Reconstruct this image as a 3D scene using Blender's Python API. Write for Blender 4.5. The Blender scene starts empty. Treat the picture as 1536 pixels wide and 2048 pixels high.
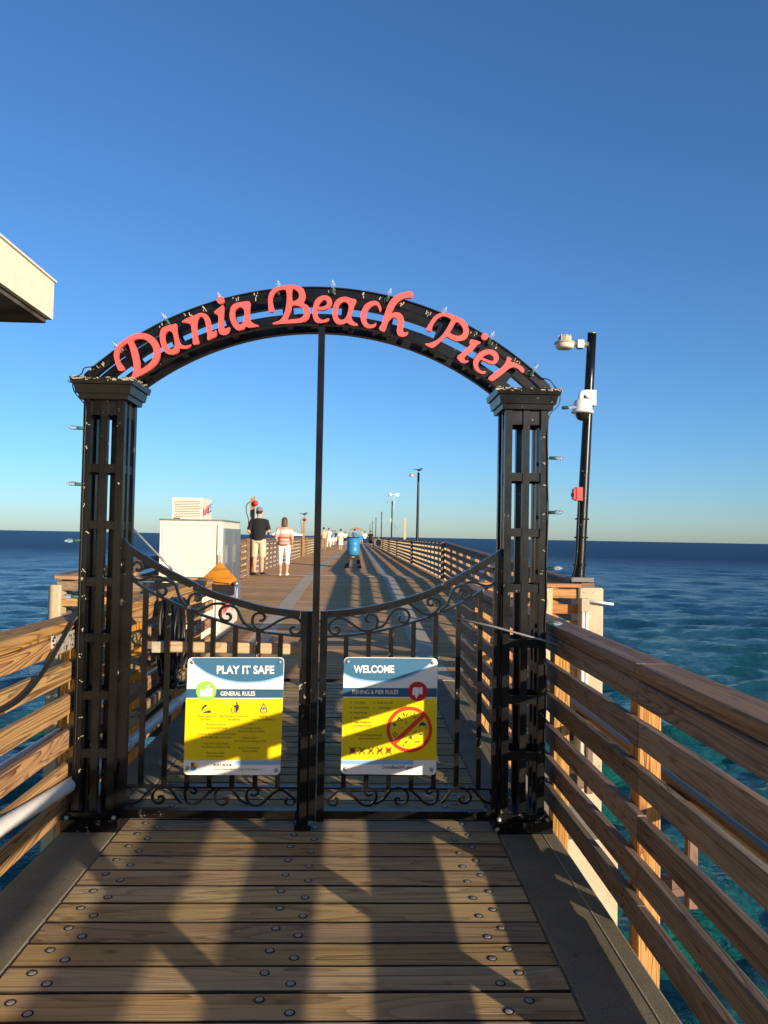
import bpy, bmesh, math, random
import numpy as np
from mathutils import Vector, Matrix
random.seed(7); RNG = np.random.default_rng(7)
scene = bpy.context.scene
COL = scene.collection
rad = math.radians

# ------------------------------------------------------------------ camera
FPX = 1500.0                       # focal length in pixels of the 1536 x 2048 frame
CAM = Vector((0, 0, 1.47))
yaw, pitch, roll = rad(2.02), rad(1.9), rad(1.04)
cf = Vector((math.sin(yaw)*math.cos(pitch), math.cos(yaw)*math.cos(pitch), math.sin(pitch)))
r0 = Vector((math.cos(yaw), -math.sin(yaw), 0)); u0 = r0.cross(cf)
cr = r0*math.cos(roll) + u0*math.sin(roll); cu = u0*math.cos(roll) - r0*math.sin(roll)
cam = bpy.data.cameras.new('camera'); cam.sensor_fit = 'VERTICAL'; cam.sensor_height = 36
cam.lens = FPX/2048*36; cam.clip_start = 0.05; cam.clip_end = 60000
camo = bpy.data.objects.new('camera', cam); COL.objects.link(camo)
camo.matrix_world = Matrix(((cr.x, cu.x, -cf.x, CAM.x), (cr.y, cu.y, -cf.y, CAM.y), (cr.z, cu.z, -cf.z, CAM.z), (0, 0, 0, 1)))
scene.camera = camo

# ------------------------------------------------------------------ sky, sun, exposure
SUN_AZ, SUN_EL = 37.0, 10.65       # the sun stands behind the camera, to the right
world = bpy.data.worlds.new('World'); scene.world = world; world.use_nodes = True
wn = world.node_tree
sky = wn.nodes.new('ShaderNodeTexSky'); sky.sky_type = 'NISHITA'; sky.sun_disc = False
sky.sun_elevation = rad(SUN_EL); sky.sun_rotation = rad(180 - SUN_AZ)
sky.air_density = 1.0; sky.dust_density = 0.42; sky.ozone_density = 5.5; sky.altitude = 400
wn.links.new(sky.outputs[0], wn.nodes['Background'].inputs[0])
wn.nodes['Background'].inputs[1].default_value = 0.132
sl = bpy.data.lights.new('sun', 'SUN'); sl.energy = 5.0; sl.angle = rad(0.45); sl.color = (1.0, 0.83, 0.62)
so = bpy.data.objects.new('sun', sl); COL.objects.link(so)
sd = Vector((math.sin(rad(SUN_AZ))*math.cos(rad(SUN_EL)), -math.cos(rad(SUN_AZ))*math.cos(rad(SUN_EL)), math.sin(rad(SUN_EL))))
so.rotation_euler = sd.to_track_quat('Z', 'Y').to_euler(); so.location = sd*50
vs = scene.view_settings
vs.view_transform = 'Standard'; vs.look = 'None'; vs.gamma = 1.0; vs.exposure = 0.55; vs.use_curve_mapping = False

# ------------------------------------------------------------------ helpers: measuring
def ray(px, py): return cf + cr*((px-768)/FPX) - cu*((py-1024)/FPX)
def P(px, py, Y):                  # the point of a plane y = Y that a photo pixel shows
    d = ray(px, py); return CAM + d*(Y/d.y)
def PX(px, py, X):
    d = ray(px, py); return CAM + d*(X/d.x)
def deckz(y):
    return 0.0 if y <= 8 else (0.34*(y-8)/12.7 if y < 20.7 else 0.34)

# ------------------------------------------------------------------ helpers: materials
def new_mat(name):
    m = bpy.data.materials.new(name); m.use_nodes = True
    nt = m.node_tree; return m, nt, nt.nodes['Principled BSDF']
def nd(nt, t, **kw):
    n = nt.nodes.new(t)
    for k, v in kw.items():
        if k.startswith('i_'): n.inputs[k[2:].replace('_', ' ')].default_value = v
        else: setattr(n, k, v)
    return n
def ramp(nt, fac, stops, interp='LINEAR'):
    r = nt.nodes.new('ShaderNodeValToRGB'); r.color_ramp.interpolation = interp
    e = r.color_ramp.elements
    while len(e) > 1: e.remove(e[-1])
    e[0].position = stops[0][0]; e[0].color = (*stops[0][1], 1)
    for p, c in stops[1:]:
        x = e.new(p); x.color = (*c, 1)
    nt.links.new(fac, r.inputs[0]); return r.outputs[0]
def mixc(nt, fac, a, b, mode='MIX'):
    m = nt.nodes.new('ShaderNodeMix'); m.data_type = 'RGBA'; m.blend_type = mode
    for s, v in ((m.inputs[0], fac), (m.inputs[6], a), (m.inputs[7], b)):
        if hasattr(v, 'is_output'): nt.links.new(v, s)
        elif isinstance(v, (int, float)): s.default_value = v
        else: s.default_value = (*v, 1)
    return m.outputs[2]
def mth(nt, op, a, b=None):
    m = nt.nodes.new('ShaderNodeMath'); m.operation = op
    for i, v in enumerate((a, b)):
        if v is None: continue
        if hasattr(v, 'is_output'): nt.links.new(v, m.inputs[i])
        else: m.inputs[i].default_value = v
    return m.outputs[0]
def bump(nt, bs, h, strength, dist=0.01):
    b = nd(nt, 'ShaderNodeBump'); b.inputs['Strength'].default_value = strength; b.inputs['Distance'].default_value = dist
    nt.links.new(h, b.inputs['Height']); nt.links.new(b.outputs[0], bs.inputs['Normal'])
def objcoord(nt, scale, rand=40.0):
    tc = nd(nt, 'ShaderNodeTexCoord'); oi = nd(nt, 'ShaderNodeObjectInfo')
    mu = nd(nt, 'ShaderNodeVectorMath', operation='MULTIPLY'); nt.links.new(tc.outputs['Object'], mu.inputs[0]); mu.inputs[1].default_value = scale
    cx = nd(nt, 'ShaderNodeCombineXYZ'); rr = mth(nt, 'MULTIPLY', oi.outputs['Random'], rand)
    for i in range(3): nt.links.new(rr, cx.inputs[i])
    ad = nd(nt, 'ShaderNodeVectorMath', operation='ADD'); nt.links.new(mu.outputs[0], ad.inputs[0]); nt.links.new(cx.outputs[0], ad.inputs[1])
    return ad.outputs[0], oi.outputs['Random']
def noise(nt, vec, scale=1.0, detail=3.0, rough=0.55, dist=0.0):
    n = nd(nt, 'ShaderNodeTexNoise'); n.inputs['Scale'].default_value = scale; n.inputs['Detail'].default_value = detail
    n.inputs['Roughness'].default_value = rough; n.inputs['Distortion'].default_value = dist
    if vec is not None: nt.links.new(vec, n.inputs['Vector'])
    return n.outputs['Fac']

def wood(name, dark, light, grey=(0.3, 0.28, 0.26), greyamt=0.3, rings=9.0, width=6.0, stain=0.25, contrast=1.0, var=0.25, drop=0.0):
    """board wood: rings run along local x, every board its own cut; weathered grey patches and dark stains"""
    m, nt, bs = new_mat(name)
    v, rnd = objcoord(nt, (0.55, width, width))
    n1 = noise(nt, v, 1.0, 2.0, 0.45, 0.35)
    saw = mth(nt, 'FRACT', mth(nt, 'MULTIPLY', n1, rings*1.7))
    tri = mth(nt, 'POWER', saw, 3.2)
    v2, _ = objcoord(nt, (2.5, 160, 160)); fine = noise(nt, v2, 1.0, 2.0, 0.6)
    g = mth(nt, 'ADD', mth(nt, 'MULTIPLY', tri, 0.62*contrast), mth(nt, 'MULTIPLY', fine, 0.55))
    col = ramp(nt, g, [(0.12, light), (0.95, dark)])
    v3, _ = objcoord(nt, (1.1, 5, 5)); pat = noise(nt, v3, 1.0, 4.0, 0.6)
    gm = mth(nt, 'MULTIPLY', ramp(nt, pat, [(0.38, (0, 0, 0)), (0.68, (1, 1, 1))]), greyamt)
    col = mixc(nt, gm, col, grey)
    v6, _ = objcoord(nt, (0.8, 75, 75), 63.0); ck = noise(nt, v6, 1.0, 3.0, 0.6)
    col = mixc(nt, mth(nt, 'MULTIPLY', ramp(nt, ck, [(0.60, (0, 0, 0)), (0.66, (1, 1, 1))]), 0.55), col, tuple(c*0.45 for c in dark))
    v4, _ = objcoord(nt, (3.0, 9, 9), 91.0); st = noise(nt, v4, 1.0, 5.0, 0.65)
    sm = mth(nt, 'MULTIPLY', ramp(nt, st, [(0.56, (0, 0, 0)), (0.72, (1, 1, 1))]), stain)
    col = mixc(nt, sm, col, tuple(c*0.35 for c in dark))
    v5, _ = objcoord(nt, (7.0, 14, 14), 17.0)
    vo = nd(nt, 'ShaderNodeTexVoronoi'); nt.links.new(v5, vo.inputs['Vector']); vo.inputs['Scale'].default_value = 0.42
    knot = ramp(nt, vo.outputs['Distance'], [(0.05, (1, 1, 1)), (0.12, (0, 0, 0))])
    col = mixc(nt, mth(nt, 'MULTIPLY', knot, 0.55), col, tuple(c*0.4 for c in dark))
    if drop:
        v7, _ = objcoord(nt, (9.0, 9, 9), 29.0); dn = noise(nt, v7, 1.0, 4.0, 0.7)
        col = mixc(nt, mth(nt, 'MULTIPLY', ramp(nt, dn, [(0.70, (0, 0, 0)), (0.73, (1, 1, 1))]), drop), col, (0.62, 0.58, 0.5))
    val = mth(nt, 'ADD', mth(nt, 'MULTIPLY', rnd, var), 1 - var*0.5)
    hs = nd(nt, 'ShaderNodeHueSaturation'); nt.links.new(col, hs.inputs['Color']); nt.links.new(val, hs.inputs['Value'])
    nt.links.new(mth(nt, 'ADD', mth(nt, 'MULTIPLY', mth(nt, 'FRACT', mth(nt, 'MULTIPLY', rnd, 7.3)), 0.02), 0.488), hs.inputs['Hue'])
    nt.links.new(mth(nt, 'ADD', mth(nt, 'MULTIPLY', mth(nt, 'FRACT', mth(nt, 'MULTIPLY', rnd, 13.7)), 0.22), 0.92), hs.inputs['Saturation'])
    nt.links.new(hs.outputs[0], bs.inputs['Base Color']); bs.inputs['Roughness'].default_value = 0.78
    bs.inputs['Specular IOR Level'].default_value = 0.25
    bump(nt, bs, mth(nt, 'ADD', mth(nt, 'MULTIPLY', tri, -0.6), mth(nt, 'ADD', fine, pat)), 0.45, 0.004)
    return m
def plain(name, col, rough=0.6, metal=0.0, spec=0.4, mottling=0.12, scale=8.0, bmp=0.1):
    m, nt, bs = new_mat(name)
    v, rnd = objcoord(nt, (1, 1, 1)); n = noise(nt, v, scale, 5.0, 0.6)
    c = mixc(nt, ramp(nt, n, [(0.3, (0, 0, 0)), (0.7, (1, 1, 1))]), tuple(x*(1-mottling) for x in col), tuple(min(1, x*(1+mottling)) for x in col))
    nt.links.new(c, bs.inputs['Base Color']); bs.inputs['Roughness'].default_value = rough
    bs.inputs['Metallic'].default_value = metal; bs.inputs['Specular IOR Level'].default_value = spec
    if bmp: bump(nt, bs, n, bmp, 0.004)
    return m
def black_iron(name, chip=0.66, rough=0.30):
    m, nt, bs = new_mat(name)
    ge = nd(nt, 'ShaderNodeNewGeometry'); n = noise(nt, ge.outputs['Position'], 26.0 if chip > 0.5 else 60.0, 6.0, 0.62, 0.3)
    d = noise(nt, ge.outputs['Position'], 5.0, 5.0, 0.7)
    base = mixc(nt, ramp(nt, d, [(0.35, (0, 0, 0)), (0.75, (1, 1, 1))]), (0.0028, 0.0028, 0.0028), (0.008, 0.0075, 0.007))
    big = noise(nt, ge.outputs['Position'], 2.3, 3.0, 0.5)
    chipm = mth(nt, 'MULTIPLY', ramp(nt, n, [(chip, (0, 0, 0)), (chip+0.03, (1, 1, 1))]), ramp(nt, big, [(0.5, (0, 0, 0)), (0.62, (1, 1, 1))] if chip > 0.5 else [(0.0, (1, 1, 1)), (1.0, (1, 1, 1))]))
    nt.links.new(mixc(nt, chipm, base, (0.42, 0.38, 0.30)), bs.inputs['Base Color'])
    nt.links.new(mth(nt, 'ADD', mth(nt, 'MULTIPLY', d, 0.3), rough-0.15), bs.inputs['Roughness'])
    bs.inputs['Specular IOR Level'].default_value = 0.32
    bump(nt, bs, mth(nt, 'ADD', d, mth(nt, 'MULTIPLY', chipm, -0.4)), 0.12, 0.004)
    return m
def concrete(name, a, b, sc=3.0, speck=0.5):
    m, nt, bs = new_mat(name)
    ge = nd(nt, 'ShaderNodeNewGeometry')
    n = noise(nt, ge.outputs['Position'], sc, 6.0, 0.65); f = noise(nt, ge.outputs['Position'], 160.0, 2.0, 0.5)
    c = mixc(nt, ramp(nt, n, [(0.3, (0, 0, 0)), (0.7, (1, 1, 1))]), a, b)
    c = mixc(nt, mth(nt, 'MULTIPLY', ramp(nt, f, [(0.58, (0, 0, 0)), (0.66, (1, 1, 1))]), speck), c, tuple(min(1, x*1.7) for x in b))
    c = mixc(nt, mth(nt, 'MULTIPLY', ramp(nt, f, [(0.33, (1, 1, 1)), (0.4, (0, 0, 0))]), speck*0.8), c, tuple(x*0.45 for x in a))
    st = noise(nt, ge.outputs['Position'], 14.0, 4.0, 0.7)
    c = mixc(nt, mth(nt, 'MULTIPLY', ramp(nt, st, [(0.63, (0, 0, 0)), (0.7, (1, 1, 1))]), 0.5), c, tuple(x*0.4 for x in a))
    nt.links.new(c, bs.inputs['Base Color']); bs.inputs['Roughness'].default_value = 0.85
    bs.inputs['Specular IOR Level'].default_value = 0.25
    bump(nt, bs, mth(nt, 'ADD', n, mth(nt, 'MULTIPLY', f, 0.5)), 0.35, 0.006)
    return m
def flat(name, col, rough=0.45, spec=0.3):
    m, nt, bs = new_mat(name)
    ge = nd(nt, 'ShaderNodeNewGeometry'); n = noise(nt, ge.outputs['Position'], 30.0, 4.0, 0.6)
    c = mixc(nt, n, tuple(x*0.93 for x in col), tuple(min(1, x*1.05) for x in col))
    nt.links.new(c, bs.inputs['Base Color']); bs.inputs['Roughness'].default_value = rough
    bs.inputs['Specular IOR Level'].default_value = spec
    return m

M = {}
M['deck'] = wood('deck_wood', (0.20, 0.128, 0.05), (0.53, 0.37, 0.17), (0.40, 0.31, 0.19), 0.5, rings=7, width=5, stain=0.5, contrast=0.9, var=0.45, drop=0.25)
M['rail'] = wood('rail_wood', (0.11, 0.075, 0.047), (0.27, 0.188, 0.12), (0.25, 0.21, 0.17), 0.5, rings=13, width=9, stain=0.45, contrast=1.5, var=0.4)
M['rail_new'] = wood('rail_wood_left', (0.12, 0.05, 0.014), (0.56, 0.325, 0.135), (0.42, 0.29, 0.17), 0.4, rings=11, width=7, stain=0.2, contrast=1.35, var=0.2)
M['cap'] = wood('cap_wood', (0.11, 0.068, 0.045), (0.24, 0.155, 0.105), (0.24, 0.19, 0.16), 0.45, rings=12, width=10, stain=0.4, var=0.25, drop=0.7)
M['post'] = wood('post_wood', (0.17, 0.06, 0.014), (0.58, 0.295, 0.09), (0.46, 0.27, 0.12), 0.3, rings=12, width=11, stain=0.1, contrast=1.6, var=0.2)
M['pale_wood'] = wood('pale_wood', (0.36, 0.25, 0.12), (0.62, 0.47, 0.27), (0.5, 0.42, 0.3), 0.35, rings=8, width=5, stain=0.15, var=0.15)
M['orange_wood'] = wood('orange_wood', (0.30, 0.11, 0.03), (0.47, 0.195, 0.06), (0.5, 0.28, 0.1), 0.2, rings=7, width=4, stain=0.12, var=0.1)
M['far_deck'] = wood('far_deck_wood', (0.36, 0.19, 0.075), (0.62, 0.38, 0.165), (0.52, 0.35, 0.18), 0.4, rings=6, width=5, stain=0.25, var=0.4)
M['plank_edge'] = plain('shaded_plank_edge', (0.035, 0.026, 0.018), 0.9, mottling=0.4, scale=20)  # shade painted into the plank sides, keeps the gaps dark in low sun
M['iron'] = black_iron('black_iron'); M['iron_chip'] = black_iron('black_iron_chipped', 0.6, 0.30)
M['bracket'] = black_iron('bracket_flaking', 0.44, 0.4)
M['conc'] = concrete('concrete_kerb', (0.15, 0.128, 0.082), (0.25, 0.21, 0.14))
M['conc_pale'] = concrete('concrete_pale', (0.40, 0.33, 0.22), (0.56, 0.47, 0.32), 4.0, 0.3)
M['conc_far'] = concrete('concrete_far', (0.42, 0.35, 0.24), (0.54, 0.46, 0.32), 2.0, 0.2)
M['under'] = plain('under_deck', (0.03, 0.026, 0.022), 0.9)  # near-black colour stands in for the shade seen through the plank gaps
M['coral'] = flat('coral_paint', (0.87, 0.10, 0.092), 0.45)
M['white'] = plain('white_paint', (0.78, 0.75, 0.68), 0.4, mottling=0.04, bmp=0.02)
M['cream'] = plain('cream_paint', (0.74, 0.68, 0.55), 0.45, mottling=0.05, scale=2.0, bmp=0.02)
M['stucco'] = plain('stucco', (0.80, 0.72, 0.54), 0.85, mottling=0.06, scale=14, bmp=0.3)
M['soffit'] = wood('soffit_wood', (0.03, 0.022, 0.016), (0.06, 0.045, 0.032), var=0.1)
M['pvc'] = plain('white_plastic_pipe', (0.74, 0.71, 0.65), 0.4, mottling=0.08, bmp=0.02)
M['grey_metal'] = plain('grey_metal', (0.35, 0.34, 0.32), 0.42, 0.7, mottling=0.3)
M['plate_grey'] = plain('dull_grey_paint', (0.17, 0.165, 0.16), 0.7)
M['louvre'] = plain('louvre_slot', (0.09, 0.08, 0.06), 0.8)
M['seam'] = plain('panel_seam', (0.36, 0.32, 0.25), 0.7)
M['steel'] = plain('steel_bolt', (0.36, 0.33, 0.29), 0.5, 0.4, mottling=0.3, scale=60)
M['hole'] = plain('dark_recess', (0.012, 0.010, 0.008), 0.9, bmp=0)
M['rubber'] = plain('black_rubber', (0.012, 0.012, 0.012), 0.4, mottling=0.3)
M['red'] = plain('red_enamel', (0.62, 0.03, 0.03), 0.4)
M['green_socket'] = plain('green_socket', (0.02, 0.075, 0.06), 0.5)
M['residue'] = plain('pale_adhesive', (0.42, 0.37, 0.26), 0.7, mottling=0.25, scale=60)
M['dark_glass'] = plain('dark_dome_glass', (0.015, 0.014, 0.012), 0.06, spec=0.6, bmp=0)
M['door_glass'] = plain('ice_door_steel', (0.24, 0.26, 0.29), 0.3, 0.4, mottling=0.08, bmp=0)
M['blue'] = plain('blue_drum', (0.03, 0.23, 0.43), 0.4, mottling=0.1, bmp=0.03)
M['black'] = plain('black_plastic', (0.012, 0.012, 0.013), 0.5)
M['s_white'] = flat('sign_white', (0.82, 0.80, 0.72)); M['s_blue'] = flat('sign_blue', (0.045, 0.15, 0.26))
M['s_navy'] = flat('sign_navy', (0.03, 0.105, 0.185)); M['s_light'] = flat('sign_light_blue', (0.25, 0.47, 0.72))
M['s_yellow'] = flat('sign_yellow', (0.86, 0.62, 0.004)); M['s_green'] = flat('sign_green', (0.30, 0.56, 0.09))
M['s_red'] = flat('sign_red', (0.78, 0.05, 0.02)); M['s_dkred'] = flat('sign_dark_red', (0.55, 0.012, 0.02))
M['s_ink'] = flat('sign_ink', (0.11, 0.085, 0.02)); M['s_dark'] = flat('sign_dark', (0.035, 0.05, 0.06))
M['logo_red'] = flat('logo_red', (0.70, 0.04, 0.08)); M['logo_blue'] = flat('logo_blue', (0.06, 0.22, 0.55))
m, nt, bs = new_mat('clear_bulb'); M['bulb'] = m
n_ = noise(nt, None, 12.0); nt.links.new(mixc(nt, n_, (0.75, 0.78, 0.80), (0.9, 0.92, 0.93)), bs.inputs['Base Color'])
bs.inputs['Roughness'].default_value = 0.12; bs.inputs['Transmission Weight'].default_value = 0.88; bs.inputs['IOR'].default_value = 1.2

# ------------------------------------------------------------------ helpers: objects
def link(name, me, mat=None, parent=None, loc=(0, 0, 0), rot=(0, 0, 0)):
    o = bpy.data.objects.new(name, me); COL.objects.link(o)
    if mat is not None and me is not None and len(me.materials) == 0: me.materials.append(mat)
    o.location = loc; o.rotation_euler = rot
    if parent is not None: o.parent = parent
    return o
def tag(o, label=None, cat=None, group=None, kind=None):
    for k, v in (('label', label), ('category', cat), ('group', group), ('kind', kind)):
        if v: o[k] = v
    return o
def empty(name, loc=(0, 0, 0), label=None, cat=None, group=None, rz=0.0):
    o = bpy.data.objects.new(name, None); COL.objects.link(o); o.location = loc; o.rotation_euler = (0, 0, rz)
    o.empty_display_size = 0.2
    return tag(o, label, cat, group)
class MB:
    """collects shapes, then becomes one mesh"""
    def __init__(s): s.v = []; s.f = []; s.mi = []; s.sm = []; s.cur = 0; s.smooth = False
    def add(s, vs_, fs):
        b = len(s.v); s.v += [tuple(x) for x in vs_]
        for f in fs: s.f.append([b+i for i in f]); s.mi.append(s.cur); s.sm.append(s.smooth)
    def box(s, a, b, ch=0.0):
        (x0, y0, z0), (x1, y1, z1) = a, b
        s.add([(x0,y0,z0),(x1,y0,z0),(x1,y1,z0),(x0,y1,z0),(x0,y0,z1),(x1,y0,z1),(x1,y1,z1),(x0,y1,z1)],
              [(0,3,2,1),(4,5,6,7),(0,1,5,4),(1,2,6,5),(2,3,7,6),(3,0,4,7)])
    def prism(s, poly, d0, d1):           # poly: points; extruded along vector difference
        n = len(poly); A = [Vector(p)+Vector(d0) for p in poly]; B = [Vector(p)+Vector(d1) for p in poly]
        s.add(A+B, [tuple(range(n)), tuple(range(2*n-1, n-1, -1))] + [(i, i+n, (i+1) % n+n, (i+1) % n) for i in range(n)])
    def tube(s, pts, r, n=10, caps=True, rs=None):
        pts = [Vector(p) for p in pts]; rings = []; prev = None
        for i, p in enumerate(pts):
            t = (pts[min(i+1, len(pts)-1)] - pts[max(i-1, 0)]).normalized()
            if prev is None:
                a = Vector((0, 0, 1)) if abs(t.z) < 0.9 else Vector((1, 0, 0)); u = t.cross(a).normalized()
            else: u = (prev - t*prev.dot(t)).normalized()
            prev = u; w = t.cross(u); rr = rs[i] if rs else r
            rings.append([p + (u*math.cos(2*math.pi*k/n) + w*math.sin(2*math.pi*k/n))*rr for k in range(n)])
        vs_ = [v for R in rings for v in R]; fs = []
        for i in range(len(rings)-1):
            for k in range(n): fs.append((i*n+k, i*n+(k+1) % n, (i+1)*n+(k+1) % n, (i+1)*n+k))
        if caps: fs += [tuple(range(n-1, -1, -1)), tuple(range((len(rings)-1)*n, len(rings)*n))]
        o = s.smooth; s.smooth = n > 5; s.add(vs_, fs); s.smooth = o
    def bar(s, pts, w, d, axis=(0, 1, 0)):  # flat bar along pts: w across (in plane), d deep along axis
        pts = [Vector(p) for p in pts]; ax = Vector(axis); vs_ = []; n = len(pts)
        for i, p in enumerate(pts):
            t = (pts[min(i+1, n-1)] - pts[max(i-1, 0)]); t = (t - ax*t.dot(ax)).normalized(); u = t.cross(ax)
            vs_ += [p+u*w/2-ax*d/2, p-u*w/2-ax*d/2, p-u*w/2+ax*d/2, p+u*w/2+ax*d/2]
        fs = []
        for i in range(n-1):
            for k in range(4): fs.append((i*4+k, i*4+(k+1) % 4, (i+1)*4+(k+1) % 4, (i+1)*4+k))
        fs += [(3, 2, 1, 0), (n*4-4, n*4-3, n*4-2, n*4-1)]
        s.add(vs_, fs)
    def lathe(s, prof, c=(0, 0, 0), axis=(0, 0, 1), n=20):   # prof: (radius, along)
        ax = Vector(axis).normalized(); a = Vector((1, 0, 0)) if abs(ax.x) < 0.9 else Vector((0, 1, 0))
        u = ax.cross(a).normalized(); w = ax.cross(u); c = Vector(c)
        vs_ = [c + ax*h + (u*math.cos(2*math.pi*k/n)+w*math.sin(2*math.pi*k/n))*max(r, 1e-4) for r, h in prof for k in range(n)]
        fs = [(i*n+k, i*n+(k+1) % n, (i+1)*n+(k+1) % n, (i+1)*n+k) for i in range(len(prof)-1) for k in range(n)]
        o = s.smooth; s.smooth = True; s.add(vs_, fs); s.smooth = o
    def mesh(s, name, mats=()):
        me = bpy.data.meshes.new(name); me.from_pydata(s.v, [], s.f)
        for i, p in enumerate(me.polygons): p.material_index = s.mi[i]; p.use_smooth = s.sm[i]
        bm = bmesh.new(); bm.from_mesh(me); bmesh.ops.recalc_face_normals(bm, faces=bm.faces); bm.to_mesh(me); bm.free()
        for m_ in mats: me.materials.append(m_)
        return me
    def build(s, name, mat, parent=None, loc=(0, 0, 0), rot=(0, 0, 0)):
        mats = mat if isinstance(mat, (list, tuple)) else [mat]
        return link(name, s.mesh(name, mats), None, parent, loc, rot)
def board_mesh(L, W, T, ch=0.004, wav=0.0, seg=1):
    """board lying along local x, chamfered long edges; width in local y, thickness in local z, centred"""
    y, z = W/2, T/2
    pr = [(-y+ch, -z), (y-ch, -z), (y, -z+ch), (y, z-ch), (y-ch, z), (-y+ch, z), (-y, z-ch), (-y, -z+ch)]
    b = MB(); n = 8; vs_ = []
    for i in range(seg+1):
        x = -L/2 + L*i/seg
        for (a, c) in pr: vs_.append((x, a + random.uniform(-wav, wav), c + random.uniform(-wav, wav)))
    fs = [tuple(range(n-1, -1, -1)), tuple(range(seg*n, seg*n+n))]
    for i in range(seg):
        for k in range(n): fs.append((i*n+k, i*n+(k+1) % n, (i+1)*n+(k+1) % n, (i+1)*n+k))
    b.add(vs_, fs); return b.mesh('board')
_bc = {}
def board(name, p0, p1, W, T, mat, parent, roll_=0.0, key=True, nv=3):
    """board from p0 to p1; W is across horizontally (roll 0) or vertically (roll 90 deg); shares mesh by size"""
    p0, p1 = Vector(p0), Vector(p1); d = p1-p0; L = d.length
    k = (round(L, 3), round(W, 3), round(T, 3), mat.name, random.randrange(nv))
    if k not in _bc:
        me = board_mesh(L, W, T, (0.0018 if 'deck' in mat.name else min(0.006, T*0.15)), 0.0012, max(1, min(8, int(L/0.35)))); me.materials.append(mat); _bc[k] = me
        if 'deck' in mat.name:
            me.materials.append(M['plank_edge'])
            for f_ in me.polygons:
                if abs(f_.normal.z) < 0.9 and abs(f_.normal.x) < 0.9: f_.material_index = 1
    o = link(name, _bc[k], None, parent)
    x = d.normalized(); y = Vector((0, 0, 1)).cross(x).normalized() if abs(x.z) < 0.95 else Vector((0, 1, 0)); z = x.cross(y)
    R = Matrix((x, y, z)).transposed().to_4x4() @ Matrix.Rotation(roll_, 4, 'X')
    Mw = Matrix.Translation((p0+p1)/2) @ R
    if parent is not None: Mw = Matrix.Translation(parent.location).inverted() @ Mw
    o.matrix_local = Mw
    return o
V90 = math.pi/2
def catmull(pts, k=6, closed=False):
    out = []; n = len(pts); pts = [Vector(p) for p in pts]
    for i in range(n if closed else n-1):
        if closed: a, b, c, d = pts[(i-1) % n], pts[i], pts[(i+1) % n], pts[(i+2) % n]
        else: a, b, c, d = pts[max(i-1, 0)], pts[i], pts[i+1], pts[min(i+2, n-1)]
        for j in range(k):
            t = j/k
            out.append(0.5*((2*b)+(c-a)*t+(2*a-5*b+4*c-d)*t*t+(3*b-a-3*c+d)*t**3))
    if not closed: out.append(pts[-1])
    return out
def outline_mesh(loops, thick, bevel=0.0):
    """filled outlines (later loops inside earlier ones are holes) in the xz plane, thick towards -y"""
    cu_ = bpy.data.curves.new('outline', 'CURVE'); cu_.dimensions = '2D'; cu_.fill_mode = 'BOTH'
    cu_.extrude = thick/2; cu_.bevel_depth = bevel; cu_.bevel_resolution = 0; cu_.offset = -bevel
    for lp in loops:
        sp = cu_.splines.new('POLY'); sp.points.add(len(lp)-1); sp.use_cyclic_u = True
        for q, p in zip(sp.points, lp): q.co = (p[0], p[1], 0, 1)
    o = bpy.data.objects.new('outline', cu_); COL.objects.link(o)
    dg = bpy.context.evaluated_depsgraph_get(); me = bpy.data.meshes.new_from_object(o.evaluated_get(dg))
    bpy.data.objects.remove(o); bpy.data.curves.remove(cu_)
    me.transform(Matrix.Rotation(math.pi/2, 4, 'X')); return me
def evaluated(o):
    dg = bpy.context.evaluated_depsgraph_get(); me = bpy.data.meshes.new_from_object(o.evaluated_get(dg)); return me

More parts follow.
